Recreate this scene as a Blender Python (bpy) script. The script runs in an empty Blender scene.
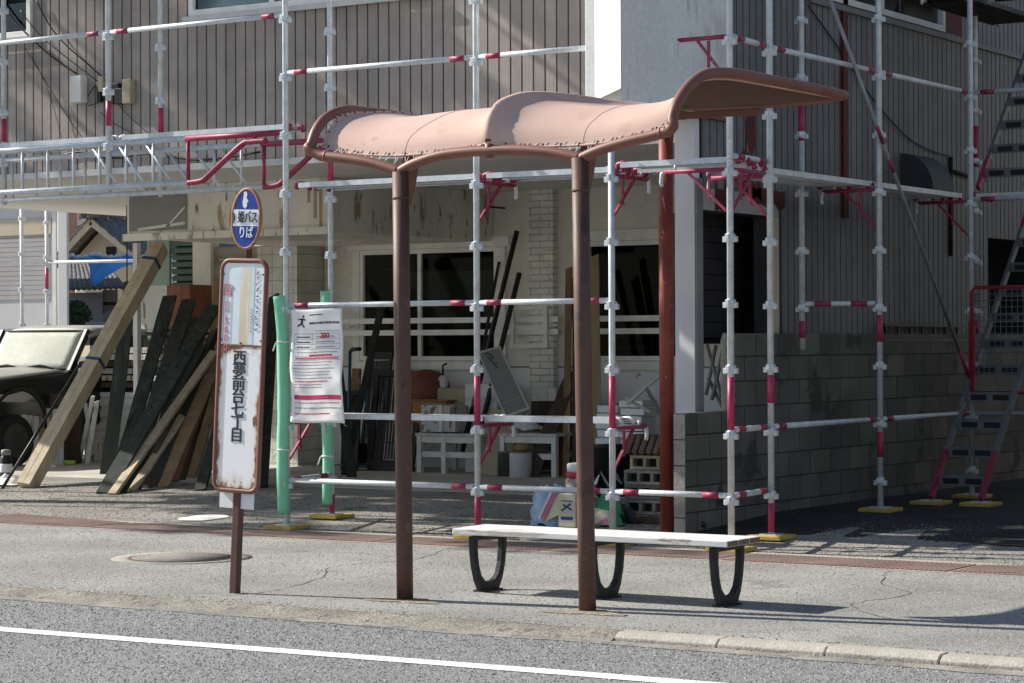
import bpy, math, random
from mathutils import Vector, Matrix
R=math.radians
rnd=random.Random(7)
sc=bpy.context.scene
COL=sc.collection
V=Vector
# ------------------------------------------------------------------ camera (measured from the place's own right angles)
F_PX=2375.14; YAW=R(32.8216); PITCH=R(.0786); ROLL=R(-.23376); EYE=1.5
def cam_axes():
    f=V((-math.sin(YAW),math.cos(YAW),0)); r=V((math.cos(YAW),math.sin(YAW),0)); u=V((0,0,1))
    f2=f*math.cos(PITCH)+u*math.sin(PITCH); u2=u*math.cos(PITCH)-f*math.sin(PITCH)
    return r*math.cos(ROLL)+u2*math.sin(ROLL), u2*math.cos(ROLL)-r*math.sin(ROLL), f2
CR,CU,CF=cam_axes(); CP=V((0,0,EYE))
def ray(x,y): return CR*((x-512)/F_PX)+CU*((341.5-y)/F_PX)+CF
def atY(x,y,Y):
    d=ray(x,y); return CP+d*(Y/d.y)
def atX(x,y,X):
    d=ray(x,y); return CP+d*(X/d.x)
def gz(Y):                       # height of the ground: flat pavement, then the lot rises a little
    if Y<15.45: return 0.
    if Y<17.6: return .115*(Y-15.45)/2.15
    return .115
def ground(x,y):
    d=ray(x,y); lo=hi=None; t=2.
    while t<80:
        p=CP+d*t
        if p.z<gz(p.y): break
        t+=.02
    return V((p.x,p.y,gz(p.y)))
cam=bpy.data.cameras.new('camera'); co=bpy.data.objects.new('camera',cam); COL.objects.link(co)
cam.sensor_width=36; cam.lens=F_PX*36/1024; cam.clip_end=2000; cam.clip_start=.1
co.matrix_world=Matrix(((CR.x,CU.x,-CF.x,CP.x),(CR.y,CU.y,-CF.y,CP.y),(CR.z,CU.z,-CF.z,CP.z),(0,0,0,1)))
sc.camera=co
# ------------------------------------------------------------------ materials
MAT={}
def mat(name,col,rough=.6,metal=0.,var=.12,vs=4.,stretch=(1,1,1),bump=0.,bs=60.,chip=None,rand=.0,spec=.4,fine=None,emit=None):
    """procedural: colour noise, optional chips (colour, scale, threshold), fine grain (amount, scale) and bump"""
    m=bpy.data.materials.new(name); m.use_nodes=True; nt=m.node_tree; N=nt.nodes; L=nt.links
    b=N['Principled BSDF']; b.inputs['Roughness'].default_value=rough; b.inputs['Metallic'].default_value=metal
    b.inputs['Specular IOR Level'].default_value=spec
    tc=N.new('ShaderNodeTexCoord'); mp=N.new('ShaderNodeMapping'); mp.inputs['Scale'].default_value=stretch
    L.new(tc.outputs['Object'],mp.inputs['Vector']); vec=mp.outputs['Vector']
    def noise(s,det=3.,v=None,ro=.55):
        n=N.new('ShaderNodeTexNoise'); n.inputs['Scale'].default_value=s; n.inputs['Detail'].default_value=det; n.inputs['Roughness'].default_value=ro
        L.new(v or vec,n.inputs['Vector']); return n.outputs['Fac']
    def ramp(f,a,c,pa=.3,pc=.7):
        r=N.new('ShaderNodeMapRange'); r.inputs['From Min'].default_value=pa; r.inputs['From Max'].default_value=pc
        r.inputs['To Min'].default_value=a; r.inputs['To Max'].default_value=c; L.new(f,r.inputs['Value']); return r.outputs['Result']
    def scale(c,f):
        x=N.new('ShaderNodeVectorMath'); x.operation='SCALE'
        if isinstance(c,tuple): x.inputs[0].default_value=c
        else: L.new(c,x.inputs[0])
        L.new(f,x.inputs['Scale']); return x.outputs['Vector']
    c=scale(tuple(col),ramp(noise(vs),1-var,1+var))
    if fine:
        c=scale(c,ramp(noise(fine[1],2.,tc.outputs['Object'] if len(fine)<3 else None,.7),1-fine[0],1+fine[0],*((.3,.7) if len(fine)<3 else (.38,.62))))
    if rand:
        oi=N.new('ShaderNodeObjectInfo'); c=scale(c,ramp(oi.outputs['Random'],1-rand,1+rand,0,1))
    if chip:
        for ch in (chip if isinstance(chip,list) else [chip]):
            k=ramp(noise(ch[1],4.,None,.65),0,1,ch[2]-.02,ch[2]+.03)
            mx=N.new('ShaderNodeMix'); mx.data_type='RGBA'; L.new(k,mx.inputs['Factor']); L.new(c,mx.inputs[6]); mx.inputs[7].default_value=(*ch[0],1); c=mx.outputs[2]
    L.new(c,b.inputs['Base Color'])
    if bump:
        bp=N.new('ShaderNodeBump'); bp.inputs['Strength'].default_value=bump; bp.inputs['Distance'].default_value=.01
        L.new(noise(bs,3.,None,.6),bp.inputs['Height']); L.new(bp.outputs['Normal'],b.inputs['Normal'])
    if emit: b.inputs['Emission Color'].default_value=(*col,1); b.inputs['Emission Strength'].default_value=emit
    MAT[name]=m; return m
def brickmat(name,c1,c2,mortar,w,h,ax,ms=.012,rough=.85,chip=None,off=.5,bump=.6):
    """blocks or tiles in rows; ax = axis along the row ('x' or 'y'), rows stacked in z"""
    m=mat(name,(1,1,1),rough,var=.22,vs=2.2,chip=chip,fine=(.25,90)); nt=m.node_tree; N=nt.nodes; L=nt.links
    tc=[n for n in N if n.type=='TEX_COORD'][0]
    sp=N.new('ShaderNodeSeparateXYZ'); cb=N.new('ShaderNodeCombineXYZ'); L.new(tc.outputs['Object'],sp.inputs[0])
    L.new(sp.outputs['X' if ax=='x' else 'Y'],cb.inputs['X']); L.new(sp.outputs['Z'],cb.inputs['Y'])
    bt=N.new('ShaderNodeTexBrick'); L.new(cb.outputs[0],bt.inputs['Vector']); bt.offset=off
    bt.inputs['Scale'].default_value=1; bt.inputs['Brick Width'].default_value=w; bt.inputs['Row Height'].default_value=h
    bt.inputs['Mortar Size'].default_value=ms*.5; bt.inputs['Mortar Smooth'].default_value=.3; bt.inputs['Bias'].default_value=0
    bt.inputs['Color1'].default_value=(*c1,1); bt.inputs['Color2'].default_value=(*c2,1); bt.inputs['Mortar'].default_value=(*mortar,1)
    first=[n for n in N if n.type=='VECT_MATH'][0]; L.new(bt.outputs['Color'],first.inputs[0])
    bp=N.new('ShaderNodeBump'); bp.inputs['Strength'].default_value=bump; bp.inputs['Distance'].default_value=.008; bp.invert=True
    L.new(bt.outputs['Fac'],bp.inputs['Height']); L.new(bp.outputs['Normal'],N['Principled BSDF'].inputs['Normal'])
    return m
def glassmat(name,tint,refl=.35):
    m=bpy.data.materials.new(name); m.use_nodes=True; nt=m.node_tree; N=nt.nodes; L=nt.links; N.clear()
    out=N.new('ShaderNodeOutputMaterial'); mix=N.new('ShaderNodeMixShader'); t=N.new('ShaderNodeBsdfTransparent'); g=N.new('ShaderNodeBsdfGlossy')
    t.inputs['Color'].default_value=(*tint,1); g.inputs['Roughness'].default_value=.03; g.inputs['Color'].default_value=(.9,.95,1,1)
    lw=N.new('ShaderNodeLayerWeight'); lw.inputs['Blend'].default_value=refl
    L.new(lw.outputs['Fresnel'],mix.inputs['Fac']); L.new(t.outputs[0],mix.inputs[1]); L.new(g.outputs[0],mix.inputs[2]); L.new(mix.outputs[0],out.inputs['Surface'])
    MAT[name]=m; return m
GALV=mat('galvanised_steel',(.60,.64,.67),.45,.15,.14,9,bump=.12,bs=90,fine=(.12,60),chip=[((.80,.82,.82),16,.66),((.36,.31,.27),28,.70)])
RED=mat('red_paint',(.30,.03,.08),.5,0,.18,12,chip=((.55,.5,.52),45,.66))
REDP=mat('red_pole_paint',(.43,.035,.105),.45,0,.15,8,chip=((.6,.5,.52),70,.69))
BRACEM=mat('brace_steel',(.27,.28,.29),.5,.2,.15,8)
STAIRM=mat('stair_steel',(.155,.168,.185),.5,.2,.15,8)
GATER=mat('guard_red',(.32,.02,.04),.5)
POSTM=mat('post_brown',(.105,.05,.038),.55,0,.15,5,bump=.08,bs=60,chip=[((.17,.085,.062),12,.66),((.07,.034,.027),4,.62)],fine=(.12,60))
BROWN=mat('shelter_brown',(.205,.085,.06),.5,0,.12,6,bump=.05,bs=80,chip=((.36,.24,.19),22,.73),fine=(.08,70))
FAB=mat('canopy_fabric',(.57,.405,.34),.9,0,.10,1.6,stretch=(1,.35,1),bump=.25,bs=260,spec=.1,chip=[((.535,.36,.29),2.6,.62),((.50,.345,.285),9,.68)],fine=(.05,220))
UNDERSHADE=mat('canopy_undershade',(.11,.055,.042),.9,0,.08,3)  # dark tone that deepens the shade under the canopy
SEAM=mat('seam',(.60,.43,.36),.9)
CORD=mat('cord',(.62,.6,.56),.8)
DIRTR=mat('rust_dark',(.1,.055,.04),.8)
ROAD=mat('road_asphalt',(.215,.215,.214),.9,0,.10,.7,bump=.5,bs=70,fine=(.35,60),chip=((.33,.33,.325),55,.66),spec=.25)
PAVE=mat('pavement_asphalt',(.285,.282,.266),.92,0,.22,.8,bump=.5,bs=60,fine=(.3,50),chip=[((.23,.225,.205),1.3,.63)],spec=.2)
LOT=mat('lot_asphalt',(.25,.24,.215),.93,0,.22,.9,bump=.6,bs=60,fine=(.4,45),chip=((.12,.115,.105),2.3,.62),spec=.2)
LOTSHADE=mat('shade_dark_asphalt',(.036,.035,.033),.9,0,.35,1.1,bump=.6,bs=50,fine=(.4,45),spec=.2)  # asphalt colour darkened to carry the shade of the side lot
SLAB=mat('concrete_slab',(.46,.44,.39),.9,0,.2,1.2,bump=.3,bs=50,fine=(.15,60))
EARTH=mat('earth',(.16,.15,.12),.95)
KERBM=mat('kerb_concrete',(.40,.37,.32),.9,0,.16,2.5,bump=.4,bs=60,fine=(.2,80),chip=((.36,.33,.29),9,.66))
DIRTM=mat('gutter_dirt',(.30,.255,.19),.95,0,.3,5,bump=.8,bs=60,fine=(.5,70),chip=((.16,.15,.13),14,.58))
LINEM=mat('line_paint',(.80,.80,.78),.7,0,.05,4,chip=[((.45,.45,.45),45,.655)])
GRIT=mat('road_grit',(.27,.25,.215),.95,0,.25,4,bump=.6,bs=90,fine=(.45,80),chip=((.17,.165,.16),7,.56))
EDGEM=mat('worn_edge',(.24,.22,.185),.95,0,.25,3,bump=.8,bs=60,fine=(.55,70),chip=[((.13,.125,.11),14,.60),((.36,.32,.26),6,.66)])
GRATE=mat('rust_plate',(.31,.225,.19),.85,0,.2,2,bump=.3,bs=60,fine=(.2,60))
WHITE=mat('white_paint',(.74,.73,.70),.65,0,.10,3,fine=(.06,50))
WHITEW=mat('white_worn_wood',(.62,.61,.58),.8,0,.15,3,stretch=(1,1,.25),chip=((.24,.17,.11),11,.60))
SEATM=mat('bench_paint',(.72,.71,.70),.7,0,.12,4,stretch=(.25,1,1),bump=.3,bs=30,chip=[((.50,.47,.44),5,.60),((.30,.24,.19),13,.635)])
WOODEND=mat('wood_end',(.22,.13,.085),.9,0,.2,20)
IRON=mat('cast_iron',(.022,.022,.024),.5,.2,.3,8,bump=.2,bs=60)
BLACKM=mat('black_bar',(.012,.012,.014),.5)
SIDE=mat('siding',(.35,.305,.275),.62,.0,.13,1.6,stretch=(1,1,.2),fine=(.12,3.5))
def stripes(m,freq,amt):         # pressed vertical ribs of the siding boards, as a bump
    nt=m.node_tree; N=nt.nodes; L=nt.links
    tc=[n for n in N if n.type=='TEX_COORD'][0]; sp=N.new('ShaderNodeSeparateXYZ'); L.new(tc.outputs['Object'],sp.inputs[0])
    ad=N.new('ShaderNodeMath'); ad.operation='ADD'; L.new(sp.outputs['X'],ad.inputs[0]); L.new(sp.outputs['Y'],ad.inputs[1])
    mu=N.new('ShaderNodeMath'); mu.operation='MULTIPLY'; mu.inputs[1].default_value=freq; L.new(ad.outputs[0],mu.inputs[0])
    si=N.new('ShaderNodeMath'); si.operation='SINE'; L.new(mu.outputs[0],si.inputs[0])
    bp=N.new('ShaderNodeBump'); bp.inputs['Strength'].default_value=amt; bp.inputs['Distance'].default_value=.004
    L.new(si.outputs[0],bp.inputs['Height']); L.new(bp.outputs['Normal'],N['Principled BSDF'].inputs['Normal'])
stripes(SIDE,2*math.pi/.0345,.06)
def island_tone(m,amt):          # each board a little lighter or darker than the next
    nt=m.node_tree; N=nt.nodes; L=nt.links; b=N['Principled BSDF']; src=b.inputs['Base Color'].links[0].from_socket
    ge=N.new('ShaderNodeNewGeometry'); r=N.new('ShaderNodeMapRange'); r.inputs['To Min'].default_value=1-amt; r.inputs['To Max'].default_value=1+amt; L.new(ge.outputs['Random Per Island'],r.inputs['Value'])
    x=N.new('ShaderNodeVectorMath'); x.operation='SCALE'; L.new(src,x.inputs[0]); L.new(r.outputs['Result'],x.inputs['Scale']); L.new(x.outputs['Vector'],b.inputs['Base Color'])
island_tone(SIDE,.09)
SIDE_SHADE=mat('siding_side_shaded',(.15,.15,.154),.62,.0,.13,1.6,stretch=(1,1,.2),fine=(.12,3.5)); stripes(SIDE_SHADE,2*math.pi/.0345,.08); island_tone(SIDE_SHADE,.10)  # the front boards again, this side's shade put into a darker colour
GROOVE=mat('groove_dark',(.03,.028,.027),.9)
STUCCO=mat('wing_mortar',(.82,.82,.80),.9,0,.10,1.3,stretch=(1,1,.45),bump=.15,bs=30,chip=[((.66,.66,.62),1.7,.58),((.58,.585,.55),4.5,.64)],fine=(.08,25))
PLAST=mat('plaster',(.80,.77,.70),.9,0,.12,1.2,fine=(.05,30))
CEILM=mat('soffit_board',(.76,.74,.70),.85,0,.08,1)
WAINS=mat('white_boarding',(.88,.89,.90),.7,0,.1,2,chip=((.4,.38,.35),6,.70))
BEAMM=mat('beam_panel',(.80,.77,.69),.8,0,.14,2,stretch=(1,1,.3),chip=[((.42,.33,.23),5,.61),((.24,.15,.085),11,.66)])
REDCOL=mat('red_lead_steel',(.225,.042,.027),.5,0,.2,5,chip=[((.6,.5,.46),24,.70),((.17,.03,.025),4,.60)])
PRIMER=mat('red_primer',(.095,.013,.012),.7,0,.25,6)
PILLW=mat('pillar_white',(.74,.75,.77),.6,0,.06,2)
PGREY=mat('edge_grey',(.22,.22,.22),.7)
TRIM=mat('window_frame',(.55,.55,.54),.45,.2)
TRIMW=mat('window_frame_white',(.90,.89,.86),.6,0,.1,5)
DARKIN=mat('interior_dark',(.028,.026,.024),.9,0,.5,1.5)
ROOMIN=mat('interior_room',(.22,.20,.17),.9,0,.4,2.5)
GREENC=mat('green_crate',(.02,.16,.08),.6)
GLASS=glassmat('window_glass',(.55,.6,.58))
GLASSD=glassmat('shop_glass',(.40,.43,.42),.12)
BRICKW=brickmat('white_brick',(.82,.80,.74),(.86,.84,.78),(.48,.46,.41),.24,.073,'x',chip=((.17,.06,.03),9,.70))
TILEW=brickmat('wall_tile',(.62,.61,.56),(.66,.65,.6),(.38,.37,.34),.15,.15,'x',off=0,ms=.01)
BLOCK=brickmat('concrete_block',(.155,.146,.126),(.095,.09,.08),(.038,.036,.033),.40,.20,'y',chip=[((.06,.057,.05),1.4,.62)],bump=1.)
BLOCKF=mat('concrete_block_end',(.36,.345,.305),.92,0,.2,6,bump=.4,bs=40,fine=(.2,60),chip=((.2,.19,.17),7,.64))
HOLLOW=mat('hollow_block',(.25,.245,.225),.95,0,.2,5,bump=.5,bs=70,fine=(.25,80),rand=.18)
HOLLOWT=mat('hollow_block_tan',(.34,.29,.21),.95,0,.2,5,bump=.5,bs=70,fine=(.25,80))
YEL=mat('yellow_board',(.52,.36,.08),.7,0,.2,8,chip=((.3,.24,.12),10,.66))
GREENP=mat('green_foam',(.24,.64,.40),.6,0,.08,6,bump=.15,bs=25)
PAPER=mat('paper',(.80,.79,.79),.6,0,.04,3)
INK=mat('ink_black',(.03,.03,.035),.7); INKP=mat('ink_faded_red',(.62,.22,.25),.7); INKR=mat('ink_red',(.55,.05,.07),.7); INKM=mat('ink_magenta',(.50,.03,.13),.7); INKG=mat('ink_grey',(.30,.29,.32),.7)
SIGNW=mat('sign_enamel',(.90,.90,.90),.35,0,.03,3,chip=[((.45,.26,.13),9,.735),((.2,.08,.045),22,.745)],spec=.5)
SIGNU=mat('sign_enamel_upper',(.86,.88,.90),.35,0,.03,3,spec=.5)
STREAK=mat('rust_streak',(.78,.67,.48),.6,0,.25,5,stretch=(1,1,.2),chip=[((.76,.77,.76),9,.55),((.48,.28,.12),14,.68)])
PALEB=mat('sign_pale_blue',(.74,.84,.88),.4)
RUSTF=mat('sign_rust',(.20,.085,.05),.7,0,.3,14,chip=((.33,.13,.06),20,.6))
RIMO=mat('sign_rim_orange',(.40,.17,.08),.55,0,.2,12,chip=((.22,.09,.05),20,.6))
BLUES=mat('sign_blue',(.012,.055,.30),.35)
WOODL=mat('fresh_timber',(.56,.455,.31),.75,0,.14,3,stretch=(1,1,.15),rand=.08,fine=(.1,18,1))
WOODT=mat('tan_board',(.36,.23,.125),.8,0,.22,4,stretch=(3,3,.3),rand=.25,chip=[((.15,.065,.035),5,.64),((.48,.36,.22),3,.62)])
WOODR=mat('reddish_board',(.22,.09,.055),.8,0,.25,4,stretch=(3,3,.3),rand=.15)
WOODG=mat('dark_green_board',(.030,.037,.029),.8,0,.3,4,stretch=(3,3,.3),rand=.25,chip=[((.075,.08,.065),5,.62),((.012,.013,.012),3,.64)])
WOODD=mat('dark_brown_board',(.075,.052,.038),.8,0,.3,4,stretch=(3,3,.3),rand=.2)
PLY=mat('plywood',(.42,.31,.18),.8,0,.12,2,stretch=(3,3,.4))
LATT=mat('dark_lattice',(.030,.027,.028),.6,0,.2,4)
CARD=mat('cardboard',(.36,.20,.085),.85,0,.12,3)
CARD2=mat('cardboard_pale',(.42,.36,.25),.85,0,.14,3)
CARPAINT=mat('car_paint',(.012,.017,.016),.22,.0,.1,3,spec=.6,chip=((.16,.155,.13),30,.73))
CARROOF=mat('dusty_car_paint',(.30,.30,.27),.5,0,.15,3)
DUSTG=mat('dusty_windscreen',(.52,.54,.47),.8,0,.09,2.5,fine=(.05,20))
RUBBER=mat('rubber',(.018,.018,.018),.8)
STEELR=mat('wheel_rim',(.06,.06,.06),.5,.3)
STRAPM=mat('blue_strap',(.03,.07,.16),.7)
TARPB=mat('blue_tarp',(.05,.36,.85),.45,0,.15,3,bump=.4,bs=9)
def tilemat():
    m=mat('roof_tile',(.14,.14,.138),.9,0,.35,9,bump=.0,spec=.08,chip=((.38,.38,.385),14,.64)); return m
TILE=tilemat()
CREAM=mat('cream_wall',(.58,.50,.37),.9,0,.06,2)
GREYW=mat('grey_wall',(.44,.42,.41),.9,0,.06,2)
BROWNW=mat('brown_wall',(.17,.085,.07),.85,0,.12,3)
SIDEW=mat('pale_siding',(.60,.59,.59),.7,0,.05,2)
LEAF=mat('hedge_leaf',(.035,.07,.03),.7,0,.4,9,rand=.1)
DGREEN=mat('green_shutter',(.10,.17,.14),.5,0,.1,3); LGREEN=mat('pale_green_panel',(.26,.36,.29),.7,0,.06,3)
PLB=mat('blue_bag',(.28,.45,.64),.35,0,.15,6,bump=.5,bs=14); PLW=mat('white_plastic',(.75,.75,.75),.4); PLP=mat('pink_print',(.5,.16,.26),.5); PLC=mat('cream_print',(.66,.6,.44),.5); PLG=mat('green_plastic',(.06,.32,.17),.4,0,.2,8)
CLEARP=mat('jar_contents',(.40,.36,.34),.35,0,.6,28,chip=((.16,.12,.11),22,.55))
LIME=mat('lime_plastic',(.40,.62,.06),.5)
BLUEM=mat('blue_truck_paint',(.02,.10,.18),.5)
TERRA=mat('terracotta',(.22,.075,.05),.8,0,.2,5)
GREYB=mat('grey_board',(.25,.25,.24),.6,0,.1,2,chip=((.16,.16,.155),6,.68))
ROOFBR=mat('brown_tile',(.12,.085,.065),.7,0,.3,6)
WINGUND=mat('wing_underside',(.22,.13,.075),.9,0,.3,5)
# ------------------------------------------------------------------ mesh builder
class MB:
    def __init__(s): s.v=[]; s.f=[]; s.sm=[]
    def add(s,vs,fs,smooth=False):
        k=len(s.v); s.v+=[tuple(v) for v in vs]; s.f+=[tuple(i+k for i in f) for f in fs]; s.sm+=[smooth]*len(fs); return s
    def hexa(s,p):               # p: 8 corners, bottom ring then top ring
        return s.add(p,[(3,2,1,0),(4,5,6,7),(0,1,5,4),(1,2,6,5),(2,3,7,6),(3,0,4,7)])
    def box(s,x0,x1,y0,y1,z0,z1):
        return s.hexa([(x0,y0,z0),(x1,y0,z0),(x1,y1,z0),(x0,y1,z0),(x0,y0,z1),(x1,y0,z1),(x1,y1,z1),(x0,y1,z1)])
    def bar(s,p,q,w,h,up=(0,0,1)):   # rectangular bar; w across, h along 'up'
        p=V(p); q=V(q); d=(q-p).normalized(); a=d.cross(V(up))
        if a.length<1e-4: a=d.cross(V((1,0,0)))
        a.normalize(); b=a.cross(d).normalized(); a=a*w/2; b=b*h/2
        return s.hexa([p-a-b,p+a-b,q+a-b,q-a-b,p-a+b,p+a+b,q+a+b,q-a+b])
    def tube(s,path,r,n=10,caps=True,closed=False):
        path=[V(p) for p in path]; m=len(path)
        rs=r if isinstance(r,(list,tuple)) else [r]*m
        T=[]
        for i in range(m):
            if closed: t=path[(i+1)%m]-path[i-1]
            else: t=path[min(i+1,m-1)]-path[max(i-1,0)]
            T.append(t.normalized())
        a=T[0].cross(V((0,0,1)))
        if a.length<.05: a=T[0].cross(V((0,1,0)))
        a.normalize(); vs=[]
        for i in range(m):
            a=(a-T[i]*a.dot(T[i])).normalized(); b=T[i].cross(a)
            for k in range(n):
                th=2*math.pi*k/n; vs.append(path[i]+(a*math.cos(th)+b*math.sin(th))*rs[i])
        fs=[]
        for i in range(m if closed else m-1):
            j=(i+1)%m
            for k in range(n): fs.append((i*n+k,i*n+(k+1)%n,j*n+(k+1)%n,j*n+k))
        k0=len(s.v); s.add(vs,fs,True)
        if caps and not closed:
            s.f.append(tuple(k0+k for k in reversed(range(n)))); s.sm.append(False)
            s.f.append(tuple(k0+(m-1)*n+k for k in range(n))); s.sm.append(False)
        return s
    def prism(s,loop,vec):
        loop=[V(p) for p in loop]; vec=V(vec); n=len(loop)
        return s.add(loop+[p+vec for p in loop],[tuple(reversed(range(n))),tuple(range(n,2*n))]+[(i,(i+1)%n,n+(i+1)%n,n+i) for i in range(n)])
    def ring(s,outer,inner,vec):     # a frame: two loops of equal count, pushed along vec
        o=[V(p) for p in outer]; i_=[V(p) for p in inner]; vec=V(vec); n=len(o)
        vs=o+i_+[p+vec for p in o]+[p+vec for p in i_]; fs=[]
        for k in range(n):
            j=(k+1)%n
            fs+=[(k,j,n+j,n+k),(2*n+j,2*n+k,3*n+k,3*n+j),(j,k,2*n+k,2*n+j),(n+k,n+j,3*n+j,3*n+k)]
        return s.add(vs,fs)
    def lathe(s,c,prof,n=16,axis=None):
        c=V(c); vs=[]; fs=[]; m=len(prof)
        for r,z in prof:
            for k in range(n):
                th=2*math.pi*k/n; p=V((r*math.cos(th),r*math.sin(th),z))
                if axis=='x': p=V((p.z,p.x,p.y))
                vs.append(c+p)
        for i in range(m-1):
            for k in range(n): fs.append((i*n+k,i*n+(k+1)%n,(i+1)*n+(k+1)%n,(i+1)*n+k))
        k0=len(s.v); s.add(vs,fs,True)
        s.f.append(tuple(k0+k for k in reversed(range(n)))); s.sm.append(False)
        s.f.append(tuple(k0+(m-1)*n+k for k in range(n))); s.sm.append(False)
        return s
    def grid(s,rows,smooth=True,thick=None):
        m=len(rows); n=len(rows[0]); vs=[p for r in rows for p in r]
        fs=[(i*n+j,i*n+j+1,(i+1)*n+j+1,(i+1)*n+j) for i in range(m-1) for j in range(n-1)]
        return s.add(vs,fs,smooth)
    def build(s,name,material,parent=None,origin=None,bevel=0,solid=0):
        o=origin if origin is not None else (ORG[parent.name] if parent else V((0,0,0)))
        me=bpy.data.meshes.new(name); me.from_pydata([tuple(V(v)-o) for v in s.v],[],s.f)
        me.polygons.foreach_set('use_smooth',s.sm); me.materials.append(material); me.update()
        ob=bpy.data.objects.new(name,me); COL.objects.link(ob)
        if parent: ob.parent=parent
        else: ob.location=o
        ORG[ob.name]=V(o)
        if solid: md=ob.modifiers.new('thickness','SOLIDIFY'); md.thickness=solid; md.offset=0
        if bevel: md=ob.modifiers.new('bevel','BEVEL'); md.width=bevel; md.segments=2; md.limit_method='ANGLE'; md.angle_limit=R(40)
        return ob
def smooth(pts,n=6):
    out=[]; P=[pts[0]]+list(pts)+[pts[-1]]
    for i in range(1,len(P)-2):
        for k in range(n):
            t=k/n; a,b,c,d=P[i-1],P[i],P[i+1],P[i+2]
            out.append(.5*((2*b)+(c-a)*t+(2*a-5*b+4*c-d)*t*t+(3*b-a-3*c+d)*t**3))
    out.append(V(pts[-1])); return out
ORG={}
def tag(o,label=None,cat=None,group=None,kind=None):
    if label: o['label']=label
    if cat: o['category']=cat
    if group: o['group']=group
    if kind: o['kind']=kind
    return o
def thing(name,loc,label,cat,group=None):
    o=bpy.data.objects.new(name,None); COL.objects.link(o); o.location=loc; o.empty_display_size=.1; ORG[o.name]=V(loc)
    return tag(o,label,cat,group)
def struct(mb,name,m,origin=(0,0,0)): return tag(mb.build(name,m,origin=V(origin)),kind='structure')
def copy_tree(o,parent=None):
    c=o.copy(); COL.objects.link(c); c.parent=parent; ORG[c.name]=ORG.get(o.name,V((0,0,0)))
    for ch in list(o.children): copy_tree(ch,c)
    return c
def text(body,size,material,parent,M4,name='lettering',bold=.0,sx=1.,extr=.0008,align='CENTER'):
    """real lettering: the glyphs as a thin mesh, placed by a 4x4 matrix (glyph plane = local XY)"""
    c=bpy.data.curves.new('t','FONT'); c.body=body; c.size=size; c.align_x=align; c.align_y='CENTER'; c.extrude=extr
    t=bpy.data.objects.new('t',c); COL.objects.link(t); dg=bpy.context.evaluated_depsgraph_get(); dg.update()
    me=bpy.data.meshes.new_from_object(t.evaluated_get(dg)); bpy.data.objects.remove(t); bpy.data.curves.remove(c)
    o=ORG[parent.name] if parent else V((0,0,0))
    if bold:
        v0=[tuple(v.co) for v in me.vertices]; f0=[tuple(p.vertices) for p in me.polygons]; k=len(v0); e=bold*size
        offs=[(-e,-e*.4,0),(e,-e*.4,.0004),(-e,e*.5,.0008),(e,e*.5,.0012),(0,0,.0016)]; m2=bpy.data.meshes.new(name)
        m2.from_pydata([(a+dx,b+dy,c_+dz_) for dx,dy,dz_ in offs for a,b,c_ in v0],[],[tuple(i+k*j for i in f) for j in range(5) for f in f0]); bpy.data.meshes.remove(me); me=m2
    me.transform(Matrix.Translation(-o)@M4@Matrix.Diagonal((sx,1,1,1))); me.materials.clear(); me.materials.append(material); me.name=name
    ob=bpy.data.objects.new(name,me); COL.objects.link(ob); ob.parent=parent; ORG[ob.name]=V(o)
    return ob
def frame_y(p,nudge=0): # glyph plane facing -Y at p
    return Matrix(((1,0,0,p[0]),(0,0,-1,p[1]-nudge),(0,1,0,p[2]),(0,0,0,1)))
# ------------------------------------------------------------------ light
SUN_EL=R(36); SUN_AZ=R(10)          # sun low on the left, a little in front of the facade
to_sun=V((-math.cos(SUN_EL)*math.cos(SUN_AZ),-math.cos(SUN_EL)*math.sin(SUN_AZ),math.sin(SUN_EL)))
sl=bpy.data.lights.new('sun','SUN'); sl.energy=5.0; sl.angle=R(.53); sl.color=(1,.94,.85)
so=bpy.data.objects.new('sun',sl); COL.objects.link(so); so.rotation_euler=to_sun.to_track_quat('Z','Y').to_euler(); so.location=(-30,-5,25)
w=bpy.data.worlds.new('World'); sc.world=w; w.use_nodes=True; nt=w.node_tree
sk=nt.nodes.new('ShaderNodeTexSky'); sk.sky_type='NISHITA'; sk.sun_disc=False; sk.sun_elevation=SUN_EL; sk.sun_rotation=math.atan2(to_sun.x,to_sun.y)
sk.air_density=1.; sk.dust_density=.8
nt.links.new(sk.outputs[0],nt.nodes['Background'].inputs['Color']); nt.nodes['Background'].inputs['Strength'].default_value=.095
sc.view_settings.view_transform='Standard'; sc.view_settings.look='None'; sc.view_settings.gamma=1; sc.view_settings.exposure=.56
sc.view_settings.use_curve_mapping=False
sc.cycles.max_bounces=16; sc.cycles.diffuse_bounces=8
# ------------------------------------------------------------------ ground, road, pavement
struct(MB().box(-300,300,-150,400,-.9,-.35),'ground',EARTH)
RZ=-.043                              # road surface
KY=10.80                              # back of the kerb
road=MB(); road.grid([[(x,y,RZ) for x in (-120,-40,-15,0,20,60)] for y in (-30,-5,5,10.60)],False); struct(road,'road',ROAD)
lp=[(-60,7.59),(-9.75,9.285),(-5.87,9.425),(-2,9.485),(20,9.62)]
ln=MB(); ln.grid([[(x,y,RZ+.004) for x,y in lp],[(x,y+.15,RZ+.004) for x,y in lp]],False); struct(ln,'edge_line',LINEM)
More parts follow.
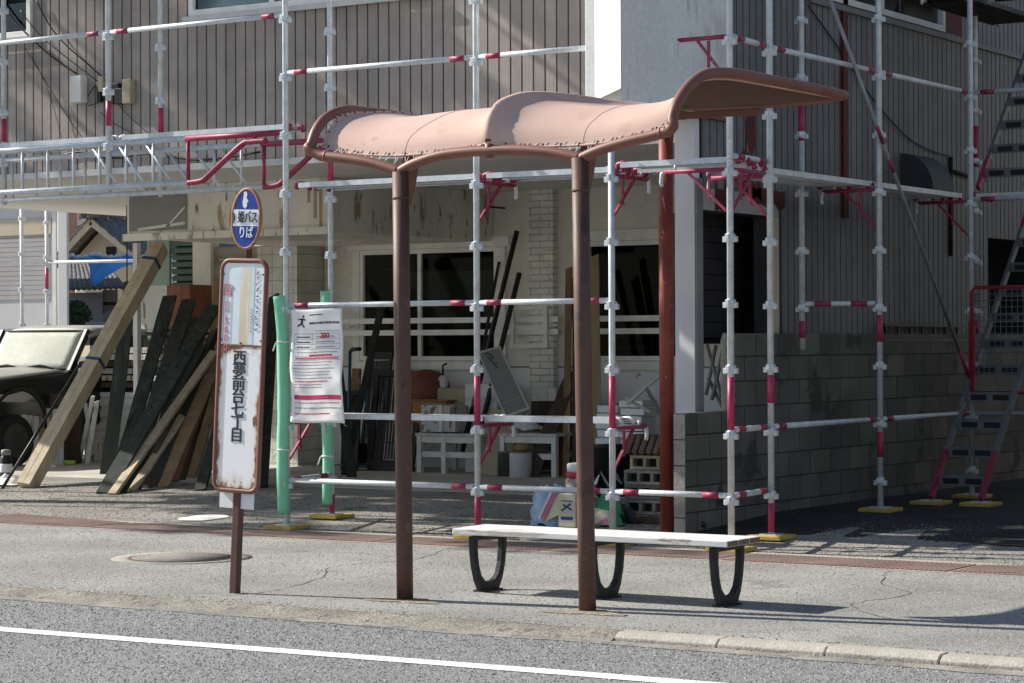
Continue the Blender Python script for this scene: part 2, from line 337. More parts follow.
# gritty strip where the road meets the pavement
def rough_strip(x0,x1,ya,yb,za,zb,n,amp,seed):
    g=random.Random(seed); rows=[[],[],[]]
    for i in range(n+1):
        x=x0+(x1-x0)*i/n
        j=g.uniform(-amp,amp); k=g.uniform(-amp,amp)
        rows[0].append((x,ya+j,za)); rows[1].append((x,(ya+yb)/2+k,(za+zb)/2+.004+g.uniform(-.002,.002))); rows[2].append((x,yb+k*.5,zb))
    return MB().grid(rows,False)
struct(rough_strip(-40,20,10.50,10.66,RZ+.003,RZ+.004,260,.03,3),'roadside_grit',GRIT)
KX=-6.25
struct(rough_strip(-40,KX,10.60,10.795,RZ+.004,-.0005,260,.015,5),'worn_pavement_edge',EDGEM)
pv=MB(); g=random.Random(11)
pv.grid([[(x,y,0) for x in (-60,-20,-12,-8,-4,0,20)] for y in (10.79,11.5,12.5,14.55)],False)
struct(pv,'pavement',PAVE)
# kerb stones, each one its own stone with rounded edge
kx=KX; i=0
while kx<2:
    l=.60; a=kx+.004; b=kx+l-.004; dz=g.uniform(-.004,.004); y0=10.655
    loop=[(a,y0,-.2),(a,y0,RZ+.022+dz),(a,y0+.012,-.012+dz),(a,y0+.035,.004+dz),(a,10.785,.006+dz),(a,10.785,-.2)]
    k=MB().prism(loop,(b-a,0,0)); o=k.build('kerb_stone',KERBM,origin=V((a,10.7,0)),bevel=.006); tag(o,kind='structure'); kx+=l; i+=1
# cracks
for pts,wd in (([(-9.9,14.5),(-9.6,13.6),(-9.75,12.9),(-9.3,12.1),(-9.1,11.3),(-9.25,10.9)],.007),([(-6.4,14.5),(-6.1,13.7),(-5.7,13.2),(-5.75,12.5),(-5.2,11.9)],.006),([(-11.5,13.9),(-10.9,13.7),(-10.2,13.8),(-9.6,13.62)],.005)):
    P=smooth([V((a,b,0)) for a,b in pts],9); r0=[];r1=[]
    for k,p in enumerate(P):
        j=g.uniform(-.02,.02); h=wd*g.uniform(.3,1.); r0.append((p.x+j-h,p.y+g.uniform(-.01,.01),.0012)); r1.append((p.x+j+h,p.y,.0012))
    struct(MB().grid([r0,r1],False),'pavement_crack',DARKIN)
# concrete footings round the shelter posts
for px,py in ((405,601),(587,613)):
    p=ground(px,py); lp=[]
    for q in range(18):
        th=2*math.pi*q/18; rr=.17+.05*math.sin(3*th+px)+g.uniform(-.02,.02); lp.append((p.x+rr*1.25*math.cos(th),p.y+.0+rr*.75*math.sin(th),.0015))
    struct(MB().prism(lp,(0,0,.004)),'post_footing',DIRTM,origin=(p.x,p.y,0))
# gutter with rusty cover plates
struct(MB().box(-60,20,14.553,14.585,-.1,.003),'gutter_edge',KERBM)
struct(MB().box(-60,20,15.19,15.30,-.1,.003),'gutter_edge',KERBM)
struct(MB().box(-60,20,14.5,15.25,-.3,-.12),'gutter_bed',DARKIN)
def cover(x0,x1,lift=0):
    m=MB(); z=.002; c=(x0+x1)/2
    m.box(x0,x1,14.59,15.185,z-.025,z); k=x0+.035
    while k<x1-.02: m.box(k,k+.016,14.61,15.165,z,z+.006); k+=.034
    if lift:
        for i,(a,b,e) in enumerate(m.v): m.v[i]=(a,b,e+lift*(x1-a)/(x1-x0)) if lift>0 else (a,b,e-lift*(a-x0)/(x1-x0))
    return m
x=-21.0; i=0; cuts=[(-12.35,-10.9)]
edges=[-21.0,-18.0,-15.0,-13.62,-12.2,-10.7,-9.2,-7.75,-6.05,-4.6,-3.1,-1.6]
names={3:'rusty gutter cover plate overlapping its neighbour, below the leaning planks',7:'rusty ribbed gutter cover plate right of the bench end'}
for i in range(len(edges)-1):
    lf={2:.03,8:-.035}.get(i,0)
    o=cover(edges[i]+.004,edges[i+1]-.004,lf).build('gutter_cover',GRATE,origin=V((edges[i],14.9,0)))
    tag(o,None,'gutter cover','gutter covers along the pavement')
    o['label']=['rusty gutter cover plate far along the pavement on the left','rusty gutter cover plate at the left picture edge','rusty gutter cover plate with one raised end, left of the white paint patch','rusty gutter cover plate beside the white paint patch','rusty gutter cover plate in front of the green padded poles','rusty gutter cover plate behind the left shelter post','rusty gutter cover plate behind the left end of the bench','rusty gutter cover plate behind the right end of the bench','tilted rusty gutter cover plate with a dark gap below it, at the right','rusty gutter cover plate at the far right edge of the pavement','rusty gutter cover plate beyond the right of the frontage'][i]
# ground of the lot, rising a little to the building
lot=MB(); lot.grid([[(x,y,gz(y)) for x in (-60,-30,-20,-15,-10,-5,0,20)] for y in (15.3,15.45,16.5,17.6,22,60)],False); struct(lot,'lot_ground',LOT)
dk_=MB(); g5=random.Random(15); xs5=[-8.78+.25*i for i in range(60)]  # dark sheet laid over the lot to deepen the shade beside the building
dk_.grid([[(x,16.25+.10*math.sin(x*2.3)+g5.uniform(-.05,.05)+(x+8.8)*.03,gz(16.25)+.006) for x in xs5],[(x,17.6,gz(17.6)+.004) for x in xs5],[(x,45,gz(45)+.004) for x in xs5]],False); struct(dk_,'lot_shade_sheet',LOTSHADE)
struct(MB().box(-24,-9.0,18.5,26,.0,.123),'floor',SLAB)
# manhole and frame
mc=ground(182,558); mh=thing('manhole_cover',(mc.x,mc.y,0),'round patched manhole cover set in the pavement by the bus stop sign','manhole cover')
MB().lathe((mc.x,mc.y,0),[(.50,.0),(.50,.0015),(.39,.0025)],40).build('surround',mat('manhole_mortar',(.30,.285,.25),.95,0,.2,4,fine=(.3,80)),mh)
MB().lathe((mc.x,mc.y,0),[(.385,.0025),(.385,.0045),(.36,.005)],40).build('rim',DIRTR,mh)
MB().lathe((mc.x,mc.y,0),[(.355,.0025),(.355,.0066),(.0,.0072)],40).build('lid',mat('manhole_lid',(.20,.19,.172),.95,0,.25,5,bump=.6,bs=60,fine=(.5,80),chip=((.13,.115,.1),8,.62)),mh)
pp=ground(205,518); lp=[]
for q in range(14):
    th=2*math.pi*q/14; lp.append((pp.x+(.21+g.uniform(-.05,.05))*math.cos(th),pp.y+(.22+g.uniform(-.05,.05))*math.sin(th),gz(pp.y+.2*math.sin(th))+.003))
tag(MB().prism(lp,(0,0,.004)).build('plaster_patch',WHITE,origin=pp),'splash of white plaster dried on the ground behind the bus stop sign','plaster patch')
# stone chips standing out of the surfaces: real grains, so they catch the low sun
import numpy as np
def islandmat(name,c0,c1,rough=.9):
    m=bpy.data.materials.new(name); m.use_nodes=True; nt=m.node_tree; N=nt.nodes; L=nt.links
    ge=N.new('ShaderNodeNewGeometry'); mx=N.new('ShaderNodeMix'); mx.data_type='RGBA'; mx.inputs[6].default_value=(*c0,1); mx.inputs[7].default_value=(*c1,1)
    pw=N.new('ShaderNodeMath'); pw.operation='POWER'; pw.inputs[1].default_value=1.5; L.new(ge.outputs['Random Per Island'],pw.inputs[0])
    L.new(pw.outputs[0],mx.inputs['Factor']); L.new(mx.outputs[2],N['Principled BSDF'].inputs['Base Color']); N['Principled BSDF'].inputs['Roughness'].default_value=rough
    N['Principled BSDF'].inputs['Specular IOR Level'].default_value=.25
    return m
def chips(name,label,m,x0,x1,yf0,yf1,zf,dens,r0,r1,hh,seed):
    """low five-sided grains scattered over a strip; yf0, yf1, zf may be functions of x or (x, y)"""
    rg=np.random.default_rng(seed); A=(x1-x0)*(yf1-yf0); n=int(A*dens)
    x=rg.uniform(x0,x1,n); y=rg.uniform(yf0,yf1,n); z=np.array([zf(b) for b in y]) if callable(zf) else np.full(n,zf)
    # leave out what lies outside the picture
    dep=CF.x*x+CF.y*y; px=512+F_PX*(CR.x*x+CR.y*y)/dep; py=341.5-F_PX*(CU.x*x+CU.y*y+CU.z*(z-EYE))/dep
    ok=(px>-60)&(px<1084)&(py<720); x,y,z=x[ok],y[ok],z[ok]; n=len(x)
    r=rg.uniform(r0,r1,n)**1.0; h=r*rg.uniform(hh*.6,hh*1.3,n); t0=rg.uniform(0,6.28,n)
    P=np.zeros((n,6,3))
    for k in range(5):
        a=t0+k*1.2566+rg.uniform(-.3,.3,n); rr=r*rg.uniform(.75,1.2,n); P[:,k,0]=x+rr*np.cos(a); P[:,k,1]=y+rr*np.sin(a); P[:,k,2]=z-.001
    P[:,5,0]=x+r*rg.uniform(-.3,.3,n); P[:,5,1]=y+r*rg.uniform(-.3,.3,n); P[:,5,2]=z+h
    base=(np.arange(n)*6)[:,None,None]; tri=np.array([[k,(k+1)%5,5] for k in range(5)])[None]+base
    me=bpy.data.meshes.new(name); me.vertices.add(n*6); me.vertices.foreach_set('co',P.reshape(-1)); nf=n*5
    me.loops.add(nf*3); me.loops.foreach_set('vertex_index',tri.reshape(-1).astype(np.int32)); me.polygons.add(nf); me.polygons.foreach_set('loop_start',(np.arange(nf)*3).astype(np.int32))
    me.update(calc_edges=True); me.validate(); me.materials.append(m)
    o=bpy.data.objects.new(name,me); COL.objects.link(o); tag(o,label,'stone chips',kind='stuff')
chips('road_chippings','grey stone chips in the road surface',islandmat('road_chip',(.095,.095,.097),(.40,.40,.395)),-12,-3.2,7.6,10.52,RZ,2100,.004,.0095,.75,1)
chips('pavement_chippings','pale stone chips in the pavement surface',islandmat('pavement_chip',(.13,.125,.112),(.45,.44,.40)),-16,-3.4,10.85,14.54,0.,1300,.0035,.0075,.65,2)
chips('lot_chippings','stone chips and crumbs on the lot',islandmat('lot_chip',(.06,.058,.05),(.42,.40,.35)),-20,-4.5,15.32,17.6,gz,800,.004,.010,.7,3)
chips('edge_grit','loose grit along the worn pavement edge',islandmat('grit_chip',(.10,.095,.08),(.42,.38,.30)),-14,-3.4,10.50,10.90,lambda y: RZ+.043*min(1,max(0,(y-10.62)/.18)),1300,.004,.010,.7,4)
pp=ground(762,653); pp.z=RZ
# ------------------------------------------------------------------ bus shelter
SY=11.466; XL,XR=-8.85,-6.345; XV1,XM,XV2=-8.165,-7.545,-6.932
sh=thing('bus_shelter',(XM,SY,0),'brown bus shelter with wavy fabric canopy on two posts at the kerb','bus shelter')
def post(px0,py0,px1,py1):
    b=ground(px0,py0); t=atY(px1,py1,b.y+.01)
    d=(t-b).normalized()
    p=MB().tube([b-d*.02,b+d*.5,b+d*1.5,t],.049,20).build('post',POSTM,sh)
    c=MB(); 
    for zz in (2.36,): c.tube([b+d*zz,b+d*(zz+.014)],.0512,20)
    c.build('collar',DIRTR,p)
    return b,t
b1,t1=post(405,600,400.5,172); b2,t2=post(587.5,611.5,580,158)
# front tube: dips to the posts, arches between
fp=[(321,156),(345,158.5),(372,163),(400,171.5)],[(400,171.5),(415,163.5),(438,156),(465,152),(492,150.5),(520,150),(552,152.5),(581,158.5)],[(581,158.5),(600,150),(628,141.5),(650,136.5),(664,132.5)]
TR=.0315
FT=[smooth([atY(x,y,SY) for x,y in f]) for f in fp]
MB().tube([V((XM,SY,2.58)),V((XM,SY-.004,2.665))],.026,12).build('rib_stub',BROWN,sh)
MB().tube(FT[1],TR,16).build('front_tube',BROWN,sh)
# ridge profile (depth, height) of the end tubes
RP=[(11.475,2.735),(11.52,2.815),(11.60,2.892),(11.71,2.962),(11.85,3.018),(12.02,3.047),(12.3,3.062),(12.8,3.066),(13.3,3.066),(13.72,3.062)]
def rear(x):                          # rear tube height
    return 3.08
RPL=[(a,b-.012-max(0,min(.40,a-11.6))*.17-max(0,min(.5,a-12.1))*.06) for a,b in RP]
leftend=FT[0][::-1]+smooth([V((XL+.03,SY,2.672)),V((XL-.012,SY-.005,2.70))]+[V((XL,y,z)) for y,z in RPL],5)
ri=FT[2]+smooth([V((XR-.02,SY,2.672)),V((XR+.012,SY-.005,2.70))]+[V((XR,y,z)) for y,z in RP],5)
MB().tube(leftend,TR,16).build('end_tube',BROWN,sh); MB().tube(ri,TR,16).build('end_tube',BROWN,sh)
jt=MB()
for q in (FT[0][3],FT[2][-4]):
    pass
for (P,i) in ((leftend,len(FT[0])-3),(ri,len(FT[2])-3)): jt.tube([P[i],P[i]+(P[i+1]-P[i]).normalized()*.012],TR+.002,16)
jt.build('joint_ring',BROWN,sh)
MP=[(11.455,2.625),(11.45,2.70),(11.47,2.79),(11.55,2.885),(11.69,2.945),(11.9,2.985),(12.3,3.01),(13,3.02),(13.70,3.04)]
MB().tube(smooth([V((XM,y+.035,z-.045)) for y,z in MP[1:]],5),.022,12).build('middle_rib',BROWN,sh)
rt=[]
VP=[(11.485,2.625),(11.53,2.72),(11.63,2.785),(11.75,2.838),(11.97,2.915),(12.22,2.958),(12.7,2.985),(13.2,2.99),(13.69,3.0)]
VQ=[(11.485,2.625),(11.53,2.72),(11.63,2.785),(11.75,2.838),(11.97,2.89),(12.22,2.915),(12.7,2.945),(13.2,3.0),(13.69,3.04)]
def interp(P,s):                      # resample a profile by arc length fraction
    L=[0]
    for i in range(1,len(P)): L.append(L[-1]+math.dist(P[i],P[i-1]))
    s*=L[-1]
    for i in range(1,len(P)):
        if s<=L[i]+1e-9:
            k=(s-L[i-1])/(L[i]-L[i-1]); return P[i-1][0]+(P[i][0]-P[i-1][0])*k, P[i-1][1]+(P[i][1]-P[i-1][1])*k
    return P[-1]
def dense(P): return [(q.x,q.y) for q in smooth([V((a,b,0)) for a,b in P],6)]
RPd=dense([(11.535,2.70),(11.56,2.765),(11.635,2.85),(11.74,2.918),(11.88,2.968),(12.05,2.998),(12.3,3.016),(12.8,3.022),(13.3,3.026),(13.68,3.03)]); MPd=dense([(a-.02 if k<4 else a,b+.028) for k,(a,b) in enumerate(MP[:])]); MPd[0]=(11.45,2.67); VPd=dense(VP); VQd=dense(VQ)
RPd=[(a,b+.018) for a,b in RPd]; RLd=[(a,b-.006-max(0,min(.40,a-11.6))*.12) for a,b in RPd]
def fab(x,s):
    if x<XV1: t=(XV1-x)/(XV1-XL-.052); A=RLd
    elif x<XM: t=(x-XV1)/(XM-XV1); A=MPd
    elif x<XV2: t=(XV2-x)/(XV2-XM); A=MPd
    else: t=(x-XV2)/(XR-.046-XV2); A=RPd
    t=max(0,min(1,t)); wgt=.62*t**1.6+.38*t**3.5 if A is not MPd else .4*t**1.5+.6*t**6
    a=interp(A,s); b=interp(VPd if x<XM else VQd,s)
    sag=.035*math.sin(math.pi*min(1,s*1.0))*4*wgt*(1-wgt) if A is not MPd else .02*math.sin(math.pi*s)*4*wgt*(1-wgt)
    return V((x,b[0]+(a[0]-b[0])*wgt,b[1]+(a[1]-b[1])*wgt-sag))
xs=[XL+.052+(XR-XL-.098)*i/120 for i in range(121)]
rows=[[fab(x,s/44) for x in xs] for s in range(45)]
cn=MB().grid(rows).build('canopy',FAB,sh)
MB().grid([[p+V((0,.004,-.008)) for p in r] for r in rows]).build('undershade',UNDERSHADE,cn)  # dark copy of the fabric, added just below it as underside shade
for xv in (XV1,XV2): MB().tube([fab(xv,s/44)+V((0,0,.0005)) for s in range(45)],.0022,6).build('seam',SEAM,cn)
hem=MB()
hem.tube([fab(x,0) for x in xs],.007,6); hem.tube([fab(xs[0],s/44) for s in range(45)],.007,6); hem.tube([fab(xs[-1],s/44) for s in range(45)],.007,6)
hem.build('hem',SEAM,cn)
rt=MB().tube([fab(x,1)+V((0,.045,.0)) if XL+.08<x<XR-.08 else V((x,13.72,3.06 if x>-7.5 else 2.95)) for x in [XL]+[XL+.12+(XR-XL-.24)*i/40 for i in range(41)]+[XR]],.026,12); rt.build('rear_tube',BROWN,sh)
# arms from the post tops carrying the valleys
for tp,xv in ((t1,XV1),(t2,XV2)):
    a=MB(); path=[V((xv,SY+.02,2.47)),V((xv,SY+.08,2.62)),V((xv,SY+.19,2.735)),V((xv,SY+.45,2.835)),V((xv,SY+1.2,2.885)),V((xv,SY+2.2,2.90 if xv<XM else 2.99))]
    ws=[.07,.06,.055,.05,.045,.04]
    for i in range(5): a.bar(path[i],path[i+1]+(path[i+1]-path[i]).normalized()*.012,.045-.001*i,ws[i],(0,0,1))
    a.prism([(xv-.024,SY+.02,2.33),(xv-.024,SY+.055,2.33),(xv-.024,SY+.115,2.47),(xv-.024,SY+.15,2.62),(xv-.024,SY+.02,2.51)],(.048,0,0))
    a.build('support_arm',BROWN,sh,bevel=.004)
# lacing between the fabric and the tubes
lc=MB(); ey=MB()
def near(P,q): return min(P,key=lambda p:(p-q).length)
alltube=FT[0]+FT[1]+FT[2]; k=0
for x in xs[2:-2:3]:
    p=fab(x,0); q=near(alltube,p); q=q+(p-q).normalized()*TR*.7
    p2=fab(x+.035,.012); lc.tube([p+V((0,0,.004)),q],.0028,4); lc.tube([q,p2],.0028,4)
    if k%2==0: ey.tube([p+V((0,-.004,-.004)),p+V((0,.004,.016))],.006,6)
    k+=1
for xe,P,sg in ((xs[0],leftend,1),(xs[-1],ri,-1)):
    for s in range(0,44 if xe<XM else 20,1):
        p=fab(xe,s/44); q=near(P,p); q=q+(p-q).normalized()*TR*.7; p2=fab(xe+sg*.012,(s+.5)/44)
        lc.tube([p,q],.0028,4); lc.tube([q,p2],.0028,4)
        if s%2==0: ey.tube([p+V((-sg*.002,0,.001)),p+V((sg*.012,0,.002))],.005,6)
tag(lc.build('lacing',CORD,cn)); ey.build('eyelets',IRON,cn)
# ------------------------------------------------------------------ bench
by=12.10; bn=thing('bench',(-7.17,by,0),'bench with worn white slats on looped black iron legs under the shelter','bench')
for i,(a,b) in enumerate(((-.205,-.075),(-.068,.062),(.069,.20))):
    m=MB().box(-8.13+(.02 if i==0 else 0),-6.235,by+a,by+b,.352,.388); o=m.build('slat',SEATM,bn,bevel=.005)
    MB().box(-6.2349,-6.2325,by+a+.004,by+b-.004,.356,.384).build('end_grain',WOODEND,o)
def leg(x):
    out=[(-.185,.345),(-.182,.26),(-.165,.16),(-.135,.07),(-.10,.015),(-.085,0),(.085,0),(.10,.015),(.135,.07),(.165,.16),(.182,.26),(.185,.345)]
    inn=[(-.135,.318),(-.138,.26),(-.124,.17),(-.10,.105),(-.06,.07),(-.03,.06),(.03,.06),(.06,.07),(.10,.105),(.124,.17),(.138,.26),(.135,.318)]
    m=MB().ring([(x-.022,by+a,b) for a,b in out],[(x-.022,by+a,b) for a,b in inn],(.044,0,0))
    o=m.build('leg',IRON,bn,bevel=.008)
    MB().box(x-.045,x+.045,by-.10,by+.10,-.01,.012).build('foot_plate',IRON,o,bevel=.003)
for x in (-7.985,-7.145,-6.345): leg(x)
MB().box(-7.985,-6.345,by-.02,by+.02,.330,.3515).build('stretcher',IRON,bn)
MB().box(-7.63,-7.58,by-.19,by+.18,.335,.3515).build('batten',SEATM,bn)
# ------------------------------------------------------------------ bus stop sign
sp=ground(231.5,594); lean=Matrix.Translation(sp)@Matrix.Rotation(R(2.55),4,(CF.x,CF.y,0))@Matrix.Rotation(R(2),4,'Z')@Matrix.Translation(-sp)
sg=thing('bus_stop_sign',sp,'old leaning bus stop sign with rusty framed panel and blue oval top','bus stop sign')
sg.rotation_euler=lean.to_euler(); X0,Y0=sp.x,sp.y
def rrect(w,h,r,n=6,off=0):
    w-=2*off; h-=2*off; r=max(r-off,.004); P=[]
    for cx,cz,a0 in ((w/2-r,h/2-r,0),(-w/2+r,h/2-r,90),(-w/2+r,-h/2+r,180),(w/2-r,-h/2+r,270)):
        for k in range(n+1):
            a=R(a0+90*k/n); P.append((cx+r*math.cos(a),cz+r*math.sin(a)))
    return P
MB().box(X0-.026,X0+.026,Y0+.008,Y0+.058,-.02,.655).build('pole',POSTM,sg,bevel=.005)
MB().tube([(X0,Y0+.034,1.95),(X0,Y0+.034,2.45)],.021,12).build('pole',DIRTR,sg)
pz0,pz1=.612,2.03; pc=(pz0+pz1)/2; W_=.355; H_=pz1-pz0
MB().tube([(X0+a,Y0,pc+b) for a,b in rrect(W_,H_,.07,6,.012)],.0155,10,closed=True).build('frame',BROWN,sg)
zd=1.502
MB().box(X0-W_/2+.02,X0+W_/2-.02,Y0-.006,Y0+.006,pz0+.03,zd-.006).build('panel',SIGNW,sg)
up=MB().box(X0-W_/2+.02,X0+W_/2-.02,Y0-.006,Y0+.006,zd+.006,pz1-.028).build('panel',SIGNU,sg)
tag(up,'pale blue streaked upper panel')
MB().box(X0-W_/2+.02,X0+W_/2-.02,Y0-.009,Y0+.009,zd-.006,zd+.006).build('divider',RUSTF,sg)
yf=Y0-.0065
st=MB(); st.box(X0-.02,X0+.055,yf-.001,yf,zd+.01,pz1-.05); st.build('rust_streak',STREAK,up)
st=MB(); st.box(X0-.105,X0-.02,yf-.0009,yf,zd+.01,pz1-.06); st.box(X0+.055,X0+.085,yf-.0009,yf,zd+.01,pz1-.05); st.build('pale_band',PALEB,up)
# rust creeping in from the divider, the corners and the bottom edge
def blob(cx,cz,rx,rz,n,seed,dr=.35):
    q=random.Random(seed); return [(X0+cx+rx*math.cos(2*math.pi*k/n)*(1+q.uniform(-dr,dr)),yf-.0003,cz+rz*math.sin(2*math.pi*k/n)*(1+q.uniform(-dr,dr))) for k in range(n)]
def edge_rust(z0,sgn,amp,seed,x0=-W_/2+.022,x1=W_/2-.022,n=40):
    q=random.Random(seed); hs=[max(.004,amp*(.35+.65*math.sin(k*.37+seed)**2)*q.uniform(.4,1.1)) for k in range(n+1)]
    hs=[(hs[max(0,k-1)]+hs[k]+hs[min(n,k+1)])/3 for k in range(n+1)]
    return [[(X0+x0+(x1-x0)*k/n,yf-.0012,z0) for k in range(n+1)],[(X0+x0+(x1-x0)*k/n,yf-.0012,z0+sgn*hs[k]) for k in range(n+1)]]
rs=MB()
for a in ((.125,1.05,.012,.035,14,3),(-.155,1.02,.010,.022,12,4),(-.152,.84,.011,.025,12,5),(-.155,.73,.012,.03,12,8),(.145,.82,.008,.02,12,6)):
    rs.prism(blob(*a),(0,-.0006,0))
rs.build('rust_patch',RUSTF,sg)
bo=MB()
for bx,bz in ((-.15,1.935),(.15,1.935),(-.15,1.535),(.0,1.517),(.15,1.535)): bo.tube([(X0+bx,Y0,bz),(X0+bx,Y0-.013,bz)],.006,8)
bo.build('bolts',DIRTR,sg)
def rustenamel(m):
    nt=m.node_tree; N=nt.nodes; L=nt.links; b=N['Principled BSDF']; src=b.inputs['Base Color'].links[0].from_socket
    tc=[n for n in N if n.type=='TEX_COORD'][0]; sp=N.new('ShaderNodeSeparateXYZ'); L.new(tc.outputs['Object'],sp.inputs[0])
    def M(op,a,c=None,clamp=False):
        n=N.new('ShaderNodeMath'); n.operation=op; n.use_clamp=clamp
        for i,x in enumerate((a,c)):
            if x is None: continue
            if isinstance(x,(int,float)): n.inputs[i].default_value=x
            else: L.new(x,n.inputs[i])
        return n.outputs[0]
    ex=M('MULTIPLY',M('SUBTRACT',M('ABSOLUTE',sp.outputs['X']),.105),20.,False); lo=M('MULTIPLY',M('SUBTRACT',.755,sp.outputs['Z']),8.); hi=M('MULTIPLY',M('SUBTRACT',sp.outputs['Z'],1.425),16.)
    e=M('MAXIMUM',M('MAXIMUM',ex,lo),M('MAXIMUM',hi,0.)); e=M('MINIMUM',e,1.3)
    def nz(sc_,st):
        mp=N.new('ShaderNodeMapping'); mp.inputs['Scale'].default_value=st; L.new(tc.outputs['Object'],mp.inputs['Vector'])
        n=N.new('ShaderNodeTexNoise'); n.inputs['Scale'].default_value=sc_; n.inputs['Detail'].default_value=6; n.inputs['Roughness'].default_value=.65; L.new(mp.outputs[0],n.inputs['Vector']); return n.outputs['Fac']
    v=M('ADD',nz(9.,(1,1,.55)),M('MULTIPLY',e,.26))
    def mix(c,col,a,z):
        r=N.new('ShaderNodeMapRange'); r.inputs['From Min'].default_value=a; r.inputs['From Max'].default_value=z; L.new(v,r.inputs['Value'])
        x=N.new('ShaderNodeMix'); x.data_type='RGBA'; L.new(r.outputs['Result'],x.inputs['Factor']); L.new(c,x.inputs[6]); x.inputs[7].default_value=(*col,1); return x.outputs[2]
    c=mix(src,(.72,.62,.50),.58,.74); c=mix(c,(.33,.15,.075),.715,.76); c=mix(c,(.12,.05,.032),.80,.90)
    L.new(c,b.inputs['Base Color'])
# writing
rustenamel(SIGNW)
for i,ch in enumerate('西夢前台七丁目'): text(ch,.094,INK,sg,frame_y((X0-.005,yf-.0012,1.425-.0785*i)),bold=.022,sx=1.10)
text('☎',.07,INKP,up,frame_y((X0-.115,yf-.0025,1.835)))
for i,ch in enumerate('口口5600'): text(ch,.062 if i>1 else .034,INKP,up,frame_y((X0-.115,yf-.0025,1.755-.003-(.036*i if i<2 else .05+.0535*(i-1)))),bold=.0)
ol=MB(); ol.ring([(X0-.112+a,yf-.0018,1.69+b) for a,b in rrect(.062,.36,.015)],[(X0-.112+a,yf-.0018,1.69+b) for a,b in rrect(.062,.36,.015,off=.0025)],(0,-.0006,0)); ol.build('number_frame',INKP,up)
q=random.Random(5); sc_=MB(); z=1.945
def scribble(m,cx,cz,s,q,y):
    for _ in range(q.randint(4,6)):
        if q.random()<.5: a=(cx+q.uniform(-.45,.0)*s,cz+q.uniform(-.45,.45)*s); m.box(a[0],a[0]+s*q.uniform(.3,.6),y-.0008,y,a[1]-s*.05,a[1]+s*.05)
        else: a=(cx+q.uniform(-.4,.4)*s,cz+q.uniform(-.45,.0)*s); m.box(a[0]-s*.05,a[0]+s*.05,y-.0009,y,a[1],a[1]+s*q.uniform(.3,.5))
while z>1.59: scribble(sc_,X0+.108,z,.028,q,yf-.0022); z-=.034
z=1.72
while z>1.58: scribble(sc_,X0+.070,z,.014,q,yf-.0022); z-=.018
sc_.build('small_print',INK,up)
# oval head
dz=2.272; ew,eh=.112,.186
def ell(a,b,y,n=36): return [(X0+a*math.cos(2*math.pi*k/n),y,dz+b*math.sin(2*math.pi*k/n)) for k in range(n)]
dk=MB().prism(ell(ew-.008,eh-.008,Y0+.008),(0,-.016,0)).build('oval_plate',BLUES,sg)
MB().tube([V(p) for p in ell(ew-.006,eh-.006,Y0)],.011,10,closed=True).build('rim',RIMO,dk)
hb=[(a,b) for a,b in ((k/20*2-1,0) for k in range(21))]
def chord(z): return (ew-.014)*math.sqrt(max(0,1-((z)/(eh-.014))**2))
bt=.055; bb=-.045; L1=[(X0-chord(z),Y0-.0083,dz+z) for z in [bb+(bt-bb)*k/8 for k in range(9)]]; L2=[(X0+chord(z),Y0-.0083,dz+z) for z in [bt-(bt-bb)*k/8 for k in range(9)]]
MB().prism(L1+L2,(0,-.0012,0)).build('white_band',SIGNU,dk)
text('姫バス',.078,INK,dk,frame_y((X0+.016,Y0-.0125,dz+.004)),sx=.64,bold=.02)
nb=MB(); 
for a,b,c,d in ((-.0935,-.0885,-.03,.036),(-.086,-.082,-.012,.02)): nb.box(X0+a,X0+b,Y0-.0125,Y0-.0094,dz+c,dz+d)
nb.build('lettering',INK,dk)
text('りば',.078,SIGNU,dk,frame_y((X0+.006,Y0-.0115,dz-.088)),sx=.72,bold=.02)
em=MB().prism([(X0+a*.8-.012,Y0-.0084,dz+.112+b) for a,b in ((-.012,.05),(.012,.052),(.02,.035),(.014,.015),(.028,0),(.034,-.012),(.02,-.012),(.022,-.035),(.006,-.052),(-.016,-.04),(-.022,-.01),(-.014,.02))],(0,-.001,0)); em.build('emblem',SIGNU,dk)
# white card behind the foot of the panel
MB().box(X0-.135,X0+.125,Y0+.02,Y0+.024,.515,.66).build('back_card',PAPER,sg)
# ------------------------------------------------------------------ scaffolding
OY=15.30
CPL=None
def coupler_mesh():
    m=MB(); m.tube([(0,0,-.028),(0,0,.028)],.0295,10)
    for a,b in ((1,0),(-1,0),(0,1),(0,-1)):
        cx,cy=a*.040,b*.040
        z0=-.026 if a else -.008
        m.box(cx-(.017 if a else .015),cx+(.017 if a else .015),cy-(.017 if b else .015),cy+(.017 if b else .015),z0-.012,z0+.030)
    return m
def coupler(parent,x,y,z):
    global CPL
    if CPL is None:
        o=coupler_mesh().build('coupler',GALV,None,bevel=.004); CPL=o; o.parent=parent
    else:
        o=CPL.copy(); COL.objects.link(o); o.parent=parent
    o.location=V((x,y,z))-ORG[parent.name]; ORG[o.name]=V((x,y,z))
def zpix(x,y,X,Y):               # height of a picture row on the vertical line at X, Y
    d=ray(x,y); dep=CF.x*X+CF.y*Y; return CP.z+d.z*dep/(d.dot(CF))
def pole(root,X,Y,z0,z1,bands=(),pxx=0,base=True,cz=True,cmax=9):
    p=MB().tube([(X,Y,z0),(X,Y,z1)],.0243,14).build('pole',GALV,root)
    for a,b in bands:
        zb,za=zpix(pxx,a,X,Y),zpix(pxx,b,X,Y); MB().tube([(X,Y,za),(X,Y,zb)],.0252,14).build('red_band',REDP,p)
    k=0
    while .372+.475*k<z1-.05:
        z=.372+.475*k; k+=1
        if z>z0+.12 and cz and z<cmax: coupler(p,X,Y,z)
    if base: base_plate(root,X,Y,z0)
    return p
